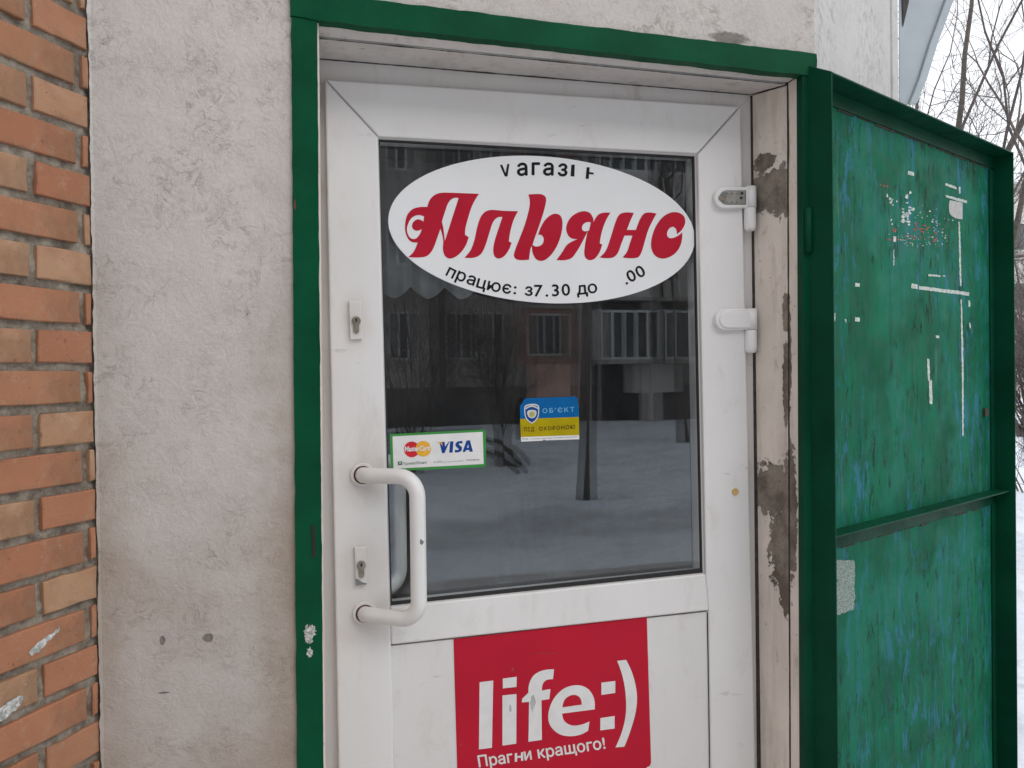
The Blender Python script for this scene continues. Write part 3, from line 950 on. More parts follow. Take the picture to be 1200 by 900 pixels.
lock('lock_plate', [(409, 352.5), (423, 353), (424.5, 397.5), (410.5, 398)], (417.5, 376), YD - 0.008)
lp2 = lock('lock_plate', [(415.5, 641), (429.5, 640.5), (431, 684), (417, 685)], (423.5, 663), YD - 0.008)
decal('chipped_corner', [filled([[Vector(p) for p in ((416.5, 678), (420, 679), (424, 682), (430, 684), (428, 685), (417, 686))]])],
      lambda x, y: P(x, y, YD - 0.0085), 'print_grey', lp2)

# pull handle: offset bar on two rosettes, plus its twin on the inside
YH = YD - 0.088
hx = P(490, 640, YH).x
ztop, zbot = P(458, 557.5, (YD + YH) / 2).z, P(458, 722.5, (YD + YH) / 2).z
def handle_path(y_face, y_bar, x_bar, x_foot, zt, zb, r=0.042):
    a = Vector((x_foot, y_face, zt)); c2 = Vector((x_bar, y_bar, zt))
    d = c2 - a
    pts = [a + Vector((0, (y_bar - y_face) * s * 0.30, 0)) + Vector((0, 0, 0)) for s in (0, 0.5)]
    # leaves the door, sweeps out and sideways, then turns down into the bar
    p0 = pts[-1]
    for s in (0.15, 0.3, 0.45, 0.6):
        q = p0.lerp(c2, s); pts.append(q)
    e = p0.lerp(c2, 1 - r / (c2 - p0).length)
    dirc = (c2 - p0).normalized()
    for s in range(0, 9):
        t = s / 8 * math.pi / 2
        pts.append(e + dirc * (r * math.sin(t)) + Vector((0, 0, -r * (1 - math.cos(t)))))
    top = pts
    bot = [Vector((p.x, p.y, zb + (zt - p.z))) for p in reversed(top)]
    mid = [Vector((x_bar, y_bar, zt + (zb - zt) * s)) for s in (0.3, 0.5, 0.7)]
    return top + mid + bot
xf = P(426, 640, YD).x
handle = tube('pull_handle', handle_path(YD, YH, hx, xf, ztop, zbot), 0.0168, 20, 'handle_white', door)
for zz in (ztop, zbot):
    c4 = Vector((xf, YD, zz))
    disc('rosette', c4 + Vector((0, 0.004, 0)), 0.0255, 0.012, 'handle_white', handle, bevel=0.002)
    disc('rosette_gap', c4 + Vector((0, -0.0078, 0)), 0.0195, 0.0006, 'rust', handle)
decal('chip', [filled([ragged(494, 635, 3.2, 4.5, 3, 18, 0.6)])], lambda x, y: P(x, y, YH - 0.0170), 'print_grey', handle)
yb = YD + 0.075
ih = tube('pull_handle', handle_path(yb, yb + 0.085, hx - 0.012, xf, ztop + 0.012, zbot + 0.012), 0.0168, 20, 'handle_white', door)
tag(ih, 'matching white bar handle on the inside, seen through the glass')
for zz in (ztop + .012, zbot + .012):
    disc('rosette', (xf, yb - 0.007, zz), 0.0255, 0.012, 'handle_white', ih, axis=Vector((0, 1, 0)), bevel=0.002)

# yellow cap of a filled screw hole
disc('screw_cap', P(861, 576, YD + 0.001), 0.0085, 0.005, 'yellow_plug', door, bevel=0.001)

# hinges
def hinge(px, py, open_):
    """px,py: left tip and mid height of the flag plate"""
    q = []
    x0, x1, hh = px, px + 47.5, 12.5
    for a in range(90, 271, 15):
        t = math.radians(a)
        q.append((x0 + 12 + 12 * math.cos(t), py + hh * math.sin(-t) * 1.0))
    q += [(x1, py + hh - 1), (x1, py - hh - 0.5)]
    q2 = [q[-1]] + q[:-1]
    h = slab('hinge', q2, YD - 0.013, 0.015, 'pvc', door, 0.003)
    if open_:
        tag(h, 'upper hinge with its cover cap missing')
        inn = []
        for a in range(90, 271, 15):
            t = math.radians(a)
            inn.append((x0 + 14.5 + 9 * math.cos(t), py + 8.5 * math.sin(-t)))
        inn += [(x0 + 37, py + 8.5), (x0 + 37, py - 8.5)]
        slab('hinge_pocket', inn, YD - 0.0134, 0.004, 'print_grey', h)
        slab('hinge_plate', [(x0 + 12, py - 7.2), (x0 + 36, py - 7.2), (x0 + 36, py + 7.2), (x0 + 12, py + 7.2)], YD - 0.0145, 0.003, 'metal_grey', h, 0.0006)
        for sx, sy in ((14, -5), (20, -5), (26, -4.5), (14, 5), (20, 5), (26, 5), (31, 0.5), (32, -5)):
            disc('screw', P(x0 + sx, py + sy, YD - 0.0146), 0.0026 if sx < 30 else 0.0034, 0.0012, 'keyhole_black' if sx > 26 else 'brass_dull', h, 10)
        slab('adjuster', [(x0 + 5, py - 1.8), (x0 + 14, py - 1.8), (x0 + 14, py + 2.8), (x0 + 5, py + 2.8)], YD - 0.0150, 0.002, 'brass_dull', h)
    else:
        tag(h, 'lower hinge still wearing its smooth white cover')
        inn = []
        for a in range(90, 271, 15):
            t = math.radians(a)
            inn.append((x0 + 15 + 10 * math.cos(t), py + 10 * math.sin(-t)))
        inn += [(x0 + 47, py + 9.5), (x0 + 47, py - 9.5)]
        slab('hinge_cover', inn, YD - 0.0165, 0.006, 'handle_white', h, 0.0025)
    c5 = P(x0 + 41, py, YD - 0.006)
    zz0, zz1 = P(x0 + 41, py + 12.5, YD - .006).z, P(x0 + 41, py + 39, YD - .006).z
    R = 0.0145
    path = [(c5.x, c5.y, zz0), (c5.x, c5.y, zz0 - .002), (c5.x, c5.y, zz1 + .012), (c5.x, c5.y, zz1 + .005), (c5.x, c5.y, zz1)]
    tube('hinge_barrel', path, [R * .96, R, R, R * .9, R * .62], 20, 'handle_white', h)
    zt = P(x0 + 41, py - 12.5, YD - .006).z
    tube('hinge_knuckle', [(c5.x + .002, c5.y, zt), (c5.x + .002, c5.y, zz0 + .001)], R * 0.98, 20, 'handle_white', h)
    return h
hinge(837.5, 231.5, True)
hinge(838.5, 374.5, False)

# ================================================================== STICKERS ON THE DOOR
def z6(x, y): return (440 + x / 6.0, 160 + y / 6.0)
def z5(x, y): return (620 + x * 220 / 1200.0, 160 + y * 220 / 1200.0)
def onglass(off):
    return lambda x, y: P(x, y, YS - off)
sign = thing('oval_shop_sign', P(648, 356, YS), 'white oval sticker with red script shop name on the door glass', 'sign')
EL = ellipse(634.6, 269, (179, 3.4), (15.0, 86.5), 120)
fr = [P(q.x, q.y, YS) for q in EL]
v, f = prism_pts(fr, [p + Vector((0, .0011, 0)) for p in fr])
mesh_obj('sticker', v, f, 'sign_white', sign)
def L6(pts): return [(*z6(p[0], p[1]), 'c') if len(p) > 2 else z6(p[0], p[1]) for p in pts]
def L5(pts): return [(*z5(p[0], p[1]), 'c') if len(p) > 2 else z5(p[0], p[1]) for p in pts]
C = 'c'
letters = []
letters.append([L6([(728, 403, C), (685, 475), (655, 560), (632, 650), (630, 692, C), (655, 706, C), (635, 765), (590, 825), (530, 858), (490, 840), (474, 790), (477, 730), (457, 648, C),
                    (430, 725), (405, 790), (375, 830), (335, 848), (230, 848, C), (268, 810), (297, 745, C), (250, 738), (220, 700), (208, 640), (220, 560), (255, 515), (305, 497), (365, 495, C),
                    (380, 450), (410, 415), (455, 397), (520, 395)]),
                L6([(585, 432, C), (548, 433), (515, 462), (492, 520), (467, 598, C), (478, 650), (488, 735, C)]),
                L6([(342, 562, C), (300, 552), (255, 572), (226, 625), (224, 675), (247, 714), (282, 718), (308, 692), (326, 650, C), (295, 662), (265, 650), (257, 625), (270, 597), (300, 582), (337, 598, C)])])
letters.append([L6([(1003, 525, C), (972, 585), (948, 670), (938, 738, C), (957, 746, C), (940, 792), (908, 838), (868, 858), (838, 842), (828, 800), (838, 735), (868, 640), (893, 566, C),
                    (860, 568), (828, 600), (800, 680), (775, 760), (745, 822), (700, 850), (625, 852, C), (668, 800), (695, 730), (715, 640), (738, 570), (770, 530), (815, 516), (900, 522)])])
letters.append([L6([(1075, 408, C), (1140, 404)]) + L5([(85, 371), (108, 392), (104, 440), (75, 540), (36, 650), (22, 692, C), (45, 703), (80, 692), (94, 660), (82, 632), (58, 628, C), (75, 580), (110, 525),
                    (160, 494), (200, 506), (214, 560), (195, 660), (150, 745), (95, 792), (50, 787), (25, 750), (18, 700, C)]) + L6([(1090, 790), (1080, 866, C), (1000, 866), (974, 842), (985, 790), (1010, 725), (1050, 620), (1080, 510), (1085, 450)])])
letters.append([L5([(520, 487, C), (490, 540), (465, 610), (452, 682, C), (468, 690, C), (450, 740), (420, 780), (385, 790), (358, 770), (354, 720), (375, 604, C), (345, 665), (305, 735), (262, 782), (175, 790, C),
                    (210, 742), (245, 690), (310, 656, C), (262, 645), (238, 600), (246, 550), (280, 505), (340, 478), (385, 486), (408, 518), (412, 548, C), (440, 502), (475, 487)]),
                L5([(338, 588), (346, 562), (370, 547), (395, 549, C), (383, 602, C), (350, 604)])])
letters.append([L5([(670, 488, C), (610, 486), (575, 502), (550, 555), (520, 650), (490, 730), (450, 773, C), (530, 775), (565, 748), (588, 690), (610, 633, C), (661, 633, C), (642, 690), (625, 738), (597, 773, C),
                    (690, 775), (715, 748), (740, 670), (765, 590), (815, 492, C), (745, 488), (715, 518), (683, 597, C), (625, 597, C), (645, 545)])])
letters.append([L5([(980, 612, C), (970, 690), (930, 750), (860, 780), (805, 760), (780, 700), (795, 610), (840, 530), (895, 490), (950, 485), (990, 510), (998, 550), (980, 592), (945, 625, C),
                    (938, 590), (915, 577), (888, 600), (884, 636), (905, 650), (945, 638)])])
parts = [filled([outline(lp) for lp in L]) for L in letters]
decal('red_lettering', parts, onglass(0.0005), 'sign_red', sign)

def char_at(ch, cx, by, height, ang, bold, xs=1.0):
    v, f = glyph(ch, bold)
    mn = min(q.x for q in v); mx = max(q.x for q in v)
    a = math.radians(ang)
    dx = Vector((math.cos(a), -math.sin(a))); up2 = Vector((-math.sin(a), -math.cos(a)))
    o = Vector((cx, by))
    k = height / 0.73
    return [o + dx * ((q.x - (mn + mx) / 2) * k * xs) + up2 * (q.y * k) for q in v], f
def z43(x, y): return (500 + x * 280 / 1200.0, 300 + y * 280 / 1200.0)
chars = []
for ch, x, y, ang in (('п', 112, 105, -27), ('р', 165, 124, -23), ('а', 217, 143, -19), ('ц', 270, 162, -16), ('ю', 334, 176, -12), ('є', 400, 187, -7), (':', 442, 191, -5),
                      ('з', 512, 199, -3), ('7', 560, 203, -1), ('.', 604, 203, 0), ('3', 648, 201, 2), ('0', 701, 198, 4), ('д', 783, 192, 6), ('о', 836, 185, 9),
                      ('.', 1007, 141, 24), ('0', 1040, 125, 27), ('0', 1086, 103, 29)):
    px, py = z43(x, y)
    chars.append(thick(char_at(ch, px, py, 14.2, ang, 0.0, 1.1), 0.33))
tag(decal('hours_lettering', chars, onglass(0.0005), 'print_black', sign), kind='stuff')
chars = []
def z857(x, y): return (570 + x * 140 / 1200.0, 180 + y * 140 / 1200.0)
for ch, x, y, ang in (('а', 362, 218, 2), ('г', 497, 213, 0), ('а', 622, 216, -1), ('з', 763, 224, -4)):
    px, py = z857(x, y)
    chars.append(thick(char_at(ch, px, py, 19.0, ang, 0.0, 1.0), 0.6))
for poly in ([(135, 112), (160, 112), (192, 195), (210, 105), (232, 103), (212, 230), (185, 230)], [(853, 112), (888, 110), (884, 230), (846, 228)],
             [(1008, 136), (1038, 138), (1034, 185), (1078, 192), (1078, 210), (1032, 206), (1028, 256), (996, 252)]):
    chars.append(filled([[Vector(z857(*p)) for p in poly]]))
tag(decal('heading_lettering', chars, onglass(0.0005), 'print_black', sign), kind='stuff')

# card sticker
def z923(x, y): return (450 + x * 130 / 1200.0, 495 + y * 130 / 1200.0)
card = thing('card_payment_sticker', P(513, 551, YS), 'small white sticker with green border and card logos above the handle', 'sticker')
def quad_slab(name, q, y, mat, par, t=0.0007):
    fr = [P(a, c2, y) for a, c2 in q]
    v, f = prism_pts(fr, [p + Vector((0, t, 0)) for p in fr])
    return mesh_obj(name, v, f, mat, par)
quad_slab('border', [z923(*p) for p in ((62, 128), (1078, 76), (1103, 100), (1103, 482), (75, 528))], YS, 'print_green', card)
quad_slab('white_field', [z923(*p) for p in ((92, 152), (1068, 102), (1078, 450), (103, 502))], YS - 0.0004, 'print_white', card, 0.0003)
def circ(cx, cy, r):
    a = z923(cx, cy)
    return ellipse(a[0], a[1], (r * 130 / 1200.0, 0), (0, r * 130 / 1200.0), 40)
decal('logo_red', [filled([circ(300, 292, 85)])], onglass(0.0008), 'print_cardred', card)
decal('logo_orange', [filled([circ(425, 285, 84)])], onglass(0.0011), 'print_orange', card)
def ln(txt, a, c2, h, bold=0.0, shear=0.0):
    a = z923(*a); c2 = z923(*c2)
    return fit(glyph(txt, bold), a[0], a[1], c2[0], c2[1], h * 130 / 1200.0, shear)
decal('logo_lettering', [ln('MasterCard', (222, 314), (498, 300), 55, 0.03, 0.15)], onglass(0.0014), 'print_white', card)
vz = [[(600, 212), (655, 210), (662, 262), (700, 208), (708, 208), (655, 332), (628, 332)],
      [(715, 206), (752, 204), (742, 326), (706, 328)],
      [(848, 200), (850, 228), (815, 226), (808, 238), (845, 268), (840, 305), (805, 324), (765, 324), (768, 296), (800, 300), (810, 290), (775, 258), (772, 232), (795, 206)],
      [(892, 196), (930, 193), (962, 315), (925, 317), (922, 298), (888, 300), (878, 319), (850, 320)]]
vparts = [filled([[Vector(z923(*p)) for p in lp] for lp in ([poly] if i < 3 else [poly, [(897, 275), (916, 274), (912, 232)]])]) for i, poly in enumerate(vz)]
decal('visa_lettering', vparts, onglass(0.0008), 'print_navy', card)
decal('visa_flick', [filled([[Vector(z923(*p)) for p in ((570, 213), (628, 211), (632, 258), (612, 225))]])], onglass(0.0011), 'print_orange', card)
decal('bank_mark', [filled([[Vector(z923(*p)) for p in ((150, 424), (194, 421), (195, 460), (151, 463))], [Vector(z923(*p)) for p in ((162, 433), (185, 431), (178, 450), (163, 444))]]),
                    ln('ПриватБанк', (205, 462), (465, 444), 30)], onglass(0.0008), 'print_darkgreen', card)
decal('small_print', [ln('© 2004', (538, 440), (628, 434), 20), ln('всі права захищено', (640, 436), (860, 418), 11), ln('www.pb.ua', (888, 414), (1030, 408), 17, 0.03)], onglass(0.0008), 'print_grey', card)

# guarded-premises sticker
def z12(x, y): return (600 + x * 90 / 1157.0, 455 + y * 90 / 1157.0)
guard = thing('security_sticker', P(645, 516, YS), 'blue and yellow sticker with a shield emblem on the door glass', 'sticker')
quad_slab('blue_field', [z12(*p) for p in ((120, 268), (200, 150), (955, 125), (985, 150), (1005, 290), (1008, 432), (122, 462))], YS, 'print_blue', guard)
quad_slab('yellow_field', [z12(*p) for p in ((122, 462), (1008, 432), (1012, 705), (133, 735))], YS, 'print_yellow', guard)
quad_slab('white_strip', [z12(*p) for p in ((133, 735), (1012, 705), (1014, 768), (510, 785), (480, 772), (460, 790), (138, 805))], YS, 'print_white', guard)
def ln2(txt, a, c2, h, bold=0.0, sp=1.0):
    a = z12(*a); c2 = z12(*c2)
    return fit(glyph(txt, bold, sp), a[0], a[1], c2[0], c2[1], h * 90 / 1157.0)
decal('blue_lettering', [thick(ln2("ОБ'ЄКТ", (462, 374), (938, 352), 70, 0.0, 1.35), 0.14)], onglass(0.0004), 'print_paleblue', guard)
decal('yellow_lettering', [thick(ln2('ПІД', (185, 650), (335, 645), 62, 0.0, 1.3), 0.1), thick(ln2('ОХОРОНОЮ', (410, 640), (952, 608), 58, 0.0, 1.25), 0.1)], onglass(0.0004), 'print_brown', guard)
decal('strip_lettering', [ln2('ТОВ', (155, 778), (245, 773), 22), ln2('охорона приміщень та майна цілодобово', (280, 772), (985, 735), 17)], onglass(0.0004), 'print_grey', guard)
sh = [(185, 330, C), (200, 262), (300, 235), (395, 255), (408, 330, C), (400, 420), (360, 490), (300, 535, C), (235, 490), (195, 420)]
sm = lambda pts, k, cx=298, cy=385: [((x[0] - cx) * k + cx, (x[1] - cy) * k + cy, *x[2:]) for x in pts]
def O12(pts): return outline([(*z12(p[0], p[1]), *p[2:]) for p in pts], 5)
em = decal('emblem', [filled([O12(sh)])], onglass(0.0004), 'emblem_white', guard)
decal('emblem_shield', [filled([O12(sm(sh, 0.86))])], onglass(0.0006), 'print_navy', em)
decal('emblem_centre', [filled([O12([(232, 350), (300, 325), (366, 348), (350, 430), (300, 452, C), (250, 430)])])], onglass(0.0008), 'emblem_white', em)
decal('emblem_gold', [filled([O12([(258, 372), (300, 352), (340, 370), (330, 420), (300, 432), (268, 420)])])], onglass(0.0010), 'emblem_gold', em)
decal('emblem_ring', [filled([O12([(204, 300, C), (298, 258), (394, 298, C), (392, 318, C), (298, 280), (206, 320, C)])])], onglass(0.0010), 'emblem_white', em)

# red poster on the lower panel
YP = YD + 0.009 - 0.0012
def z4(x, y): return (500 + x / 4.0, 690 + y / 4.0)
poster = thing('red_phone_poster', P(648, 920, YP), 'square red poster with big white lettering on the lower door panel', 'poster')
quad_slab('sheet', [z4(*p) for p in ((126, 236), (1032, 131), (1052, 815), (1046, 830), (1030, 838), (1036, 900), (148, 1000))], YP, 'poster_red', poster, 0.0009)
onposter = lambda x, y: P(x, y, YP - 0.0005)
def L4(pts): return [(*z4(p[0], p[1]), *p[2:]) for p in pts]
big = [[[(248, 438, C), (312, 430, C), (306, 745, C), (245, 753, C)]], [[(357, 421, C), (422, 412, C), (421, 460, C), (357, 467, C)]], [[(355, 500, C), (421, 493, C), (420, 726, C), (355, 735, C)]],
       [[(597, 377, C), (540, 384), (500, 408), (480, 450), (477, 487, C), (448, 515, C), (446, 533, C), (480, 530, C), (477, 717, C), (540, 708, C), (538, 523, C), (575, 517, C), (580, 470, C), (540, 477, C), (545, 445), (562, 428), (592, 424, C)]],
       [[(788, 565, C), (783, 510), (752, 466), (700, 452), (640, 470), (592, 522), (570, 590), (580, 642), (620, 680), (670, 691), (720, 684), (757, 665, C), (763, 622, C), (720, 638), (680, 640), (646, 620), (635, 585, C)],
        [(636, 556, C), (650, 516), (688, 497), (718, 510), (727, 543, C)]],
       [[(819, 440, C), (884, 432, C), (884, 488, C), (819, 498, C)]], [[(814, 606, C), (881, 596, C), (881, 655, C), (814, 664, C)]],
       [[(893, 338, C), (935, 333, C), (967, 405), (985, 490), (981, 570), (957, 660), (927, 740, C), (885, 744, C), (917, 665), (934, 580), (932, 490), (918, 410)]]]
parts = [filled([outline(L4(lp)) for lp in L]) for L in big]
def bl(x): return (x, 836 - (x - 246) * 0.1486)
for txt, x0_, x1_ in (('Праг', 246, 405), ('и кращого!', 461, 838)):
    a4, c4 = z4(*bl(x0_)), z4(*bl(x1_))
    parts.append(thick(fit(glyph(txt, 0.0), a4[0], a4[1], c4[0], c4[1], 13.6), 0.34))
nn = [(413, 0), (424, 0), (424, 16), (442, 16), (442, 0), (453, 0), (453, 40), (442, 40), (442, 25), (424, 25), (424, 40), (413, 40)]
parts.append(filled([[Vector(z4(x, bl(x)[1] - h_)) for x, h_ in nn]]))
decal('white_lettering', parts, onposter, 'print_white', poster)
scuffs = [filled([ragged(*z4(x, y), rx / 4, ry / 4, i, 16, 0.6)]) for i, (x, y, rx, ry) in enumerate(((392, 560, 10, 24), (497, 535, 16, 48)))]
for sc in scuffs:
    decal('scuff', [sc], lambda x, y: P(x, y, YP - 0.0007), 'paper_grey', poster)
for sc in (filled([[Vector(z4(*p)) for p in ((468, 303), (530, 300), (608, 301), (608, 303), (530, 303))]]), fan(ragged(*z4(403, 378), 2, 2.6, 7, 10)), fan(ragged(*z4(160, 730), 1.6, 1.6, 8, 10))):
    decal('scratch', [sc], lambda x, y: P(x, y, YP - 0.0004), 'paper_red', poster)

# ================================================================== STEEL SHUTTER
su = Vector((0.916, 0.401, 0)).normalized()
hp = P(947, 400, 0.0)
srz = math.atan2(su.y, su.x)
HP = Vector((hp.x, -0.004, 0.0))
shut = thing('steel_shutter', HP, 'weathered green steel shutter door standing open beside the shop door', 'shutter', rz=srz)
SI = wm(shut).inverted()
SN = Vector((su.y, -su.x, 0))
def SL(px, py, yl):
    """pixel -> shutter coordinates on the plane local y = yl"""
    o = HP - SN * yl
    return SI @ plane_hit(px, py, o, SN)
DEP = 0.060
t_l = SL(975.5, 86, -DEP); t_r = SL(1188, 177, -DEP)
SW = t_r.x
ztl, ztr = t_l.z, t_r.z
SH = (ztl + ztr) / 2
zb = 0.10
print('shutter', SW, ztl, ztr, 'leaf', P(868, 124, YD).x - P(381, 93, YD).x, 'opening', XR0 - XL0)
box('sheet', 0.004, SW - 0.004, 0.0, 0.003, zb, SH - 0.004, 'green_sheet', shut, local=True)
def angle(name, lst, bevel=0.0012):
    return boxes(name, lst, 'green_dark', shut, bevel, local=True)
th = 0.0045
# hinge stile: wide flange seen edge-on, with a small lip over the sheet
v, f = prism_pts([Vector((0, .004, zb)), Vector((0, .004, SH + 0.035)), Vector((0, -DEP, SH)), Vector((0, -DEP, zb))],
                 [Vector((th, .004, zb)), Vector((th, .004, SH + 0.035)), Vector((th, -DEP, SH)), Vector((th, -DEP, zb))])
mesh_obj('hinge_stile', v, f, 'green_dark', shut, 0.001, local=True)
angle('closing_stile', [(SW - th, SW, -DEP, .003, zb, SH)])
angle('closing_lip', [(SW - 0.034, SW - th - .0005, -0.006, -.0005, zb + .01, SH - .045)])
angle('top_rail', [(th + .0005, SW - th - .0005, -DEP, .003, SH - th, SH)])
angle('top_lip', [(th + .001, SW - th - .001, -0.006, -.0005, SH - .040, SH - th - .0005)])
zm = SL(1083, 602, -0.05).z
angle('cross_bar', [(th + .001, SW - th - .001, -0.046, -0.0005, zm - th, zm)])
angle('cross_bar_leg', [(th + .001, SW - th - .001, -0.006, -.0008, zm - 0.045, zm - th - .0005)])
angle('bottom_rail', [(th + .001, SW - th - .001, -DEP, 0.003, zb - th, zb - .0005)])
# weld seams: thin lines of rust along the lips
rnd = random.Random(2)
seam_l = []
x = 0.01
while x < SW - 0.05:
    l = rnd.uniform(0.02, 0.10)
    seam_l.append((x, min(x + l, SW - .04), -0.0022, -.0006, SH - .0405 - rnd.uniform(.002, .005), SH - .0402))
    if rnd.random() < 0.7:
        seam_l.append((x, min(x + l * .8, SW - .04), -0.0020, -.0006, zm - .0455 - rnd.uniform(.002, .006), zm - .0452))
    x += l + rnd.uniform(0.0, 0.03)
for a in seam_l:
    box('rust_seam', *a, 'dark_gap', shut, local=True)
# barrel hinges between jamb and shutter
for y0, y1 in ((245, 297), (905, 957)):
    za, zb2 = P(945, y0, 0).z, P(945, y1, 0).z
    tube('barrel_hinge', [(-0.006, -0.004, zb2), (-0.006, -0.004, (za + zb2) / 2 - .001), (-0.006, -0.004, (za + zb2) / 2 + .001), (-0.006, -0.004, za)], 0.0085, 14, 'green_dark', shut, local=True)
# small bolt tab near the closing edge
p = SL(1155, 483, -.004)
box('bolt_tab', p.x - .012, p.x + .012, -0.008, -.0006, p.z - .012, p.z + .012, 'dark_gap', shut, .001, local=True)

def onsheet(off):
    return lambda x, y: SL(x, y, -0.0002 - off)
def z7(x, y): return (900 + x / 4.0, 200 + y / 4.0)
tapes = [((655, 0), (684, 8), (684, 25), (655, 17)), ((832, 58), (884, 76), (884, 88), (832, 70)), ((895, 74), (902, 76), (902, 109), (895, 107)),
         ((832, 114), (933, 140), (931, 153), (838, 126)), ((892, 240), (899, 242), (904, 400), (907, 540), (900, 540), (896, 400)),
         ((707, 540), (943, 570), (943, 586), (707, 556)), ((672, 528), (702, 533), (702, 555), (672, 551)), ((903, 605), (909, 605), (917, 900), (917, 1240), (911, 1250), (908, 900)),
         ((940, 607), (948, 609), (948, 639), (941, 637)), ((943, 712), (950, 714), (950, 741), (945, 739)), ((408, 526), (430, 529), (430, 545), (408, 543)),
         ((304, 666), (316, 668), (316, 706), (305, 704)), ((359, 694), (367, 698), (369, 712), (362, 709)), ((408, 686), (430, 690), (430, 709), (409, 706)),
         ((787, 771), (803, 773), (802, 785), (787, 783)), ((586, 308), (600, 310), (600, 335), (588, 334)), ((588, 370), (592, 370), (592, 444), (588, 444)),
         ((752, 485), (808, 490), (808, 499), (752, 493)), ((818, 491), (831, 492), (831, 497), (818, 496)), ((755, 980), (769, 982), (771, 1096), (758, 1094)),
         ((745, 880), (756, 882), (760, 985), (750, 985))]
for i, q in enumerate(tapes):
    rt_ = random.Random(i)
    lp = []
    for a_, c_ in zip(q, q[1:] + q[:1]):
        a_, c_ = Vector(z7(*a_)), Vector(z7(*c_))
        m_ = max(1, int((c_ - a_).length / 1.6))
        for k_ in range(m_):
            lp.append(a_.lerp(c_, k_ / m_) + Vector((rt_.uniform(-1, 1), rt_.uniform(-1, 1))) * 0.32)
    decal('tape_scrap', [filled([lp])], onsheet(0.0006), 'paper_tape', shut, True)
decal('paper_scrap', [filled([outline([(*z7(*p[:2]), *p[2:]) for p in ((852, 138, C), (912, 150, C), (912, 228, C), (880, 222), (855, 205), (848, 170))], 5)])], onsheet(0.0008), 'paper_grey', shut, True)
rnd = random.Random(5)
bits, reds = [], []
for cx, cy, n, sx, sy, s in ((575, 150, 10, 14, 30, 9), (580, 210, 6, 4, 25, 6), (645, 190, 14, 14, 40, 16), (640, 225, 5, 12, 12, 14), (790, 250, 26, 30, 24, 6), (700, 300, 18, 60, 22, 4), (640, 330, 12, 30, 14, 5),
                             (740, 335, 14, 40, 10, 5), (720, 190, 16, 45, 20, 4), (860, 228, 4, 12, 5, 5), (835, 300, 4, 8, 25, 5), (690, 345, 5, 20, 6, 6)):
    for _ in range(n):
        x, y = rnd.gauss(cx, sx), rnd.gauss(cy, sy)
        a = z7(x, y); r = s * rnd.uniform(0.3, 1.0) / 4
        bits.append(fan(ragged(a[0], a[1], r, r * rnd.uniform(.5, 1.4), rnd.random(), 9, 0.6)))
for cx, cy, n, sx, sy, s in ((590, 290, 8, 4, 22, 7), (700, 270, 18, 40, 12, 8), (690, 310, 26, 45, 12, 7), (790, 325, 10, 8, 14, 8), (570, 325, 5, 25, 4, 6), (540, 72, 6, 12, 5, 7)):
    for _ in range(n):
        x, y = rnd.gauss(cx, sx), rnd.gauss(cy, sy)
        a = z7(x, y); r = s * rnd.uniform(0.3, 1.0) / 4
        reds.append(fan(ragged(a[0], a[1], r * 1.3, r * rnd.uniform(.4, 1.0), rnd.random(), 9, 0.6)))
tag(decal('sticker_residue', bits, onsheet(0.0006), 'paper_tape', shut, True), kind='stuff')
tag(decal('red_residue', reds, onsheet(0.0004), 'paper_red', shut, True), kind='stuff')
gl = [(976, 658), (983, 656), (990, 657), (1001, 656), (1002, 668), (1001, 684), (1002, 700), (1000, 715), (993, 716), (986, 719), (980, 721), (978, 714), (980, 704), (977, 700), (981, 692), (978, 686), (982, 680), (976, 676)]
rnd = random.Random(3)
gl2 = []
for a, c2 in zip(gl, gl[1:] + gl[:1]):
    for s in range(3):
        q = Vector(a).lerp(Vector(c2), s / 3)
        gl2.append(q + Vector((rnd.uniform(-.8, .8), rnd.uniform(-.8, .8))))
decal('glue_patch', [filled([gl2])], onsheet(0.0005), 'glue_grey', shut, True)

# ================================================================== SHEET-METAL CHEEK AT THE FAR CORNER
yk = Bp.y + 0.32
ck = thing('sheet_metal_awning', P(1080, 60, yk) , 'pale grey slanted sheet metal awning side beyond the wall corner', 'awning')
slab('cheek', [(1054, -60), (1140, -60), (1117, 0), (1098, 52), (1086, 92), (1074, 119), (1054, 126)], yk, 0.004, 'sheet_metal', ck, 0.001)
slab('folded_edge', [(1131, -60), (1141, -60), (1118, 0), (1099, 52), (1087, 92), (1075, 121), (1066, 123), (1078, 92), (1091, 50), (1109, 0)], yk - 0.012, 0.010, 'sheet_metal', ck, 0.003)
slab('bracket', [(1056, -30), (1067, -30), (1065, 3), (1058.5, 31)], yk - 0.004, 0.003, 'gasket', ck)

# ================================================================== INTERIOR (dark, behind the glass)
xi0, xi1, yi0, yi1 = XL0 - 0.35, XR0 + 0.02, T + 0.002, 3.2
for nm, a in (('interior_floor', (xi0, xi1, 0.20, yi1, -0.06, -0.01)), ('interior_ceiling', (xi0, xi1, yi0, yi1, 2.45, 2.5)),
              ('interior_wall_back', (xi0, xi1, yi1, yi1 + .05, -0.06, 2.5)), ('interior_wall_left', (xi0 - .05, xi0, yi0, yi1 + .05, -0.06, 2.5)),
              ('interior_wall_right', (xi1, xi1 + .05, yi0, yi1 + .05, -0.06, 2.5))):
    tag(box(nm, *a, 'interior_dark'), kind='structure')
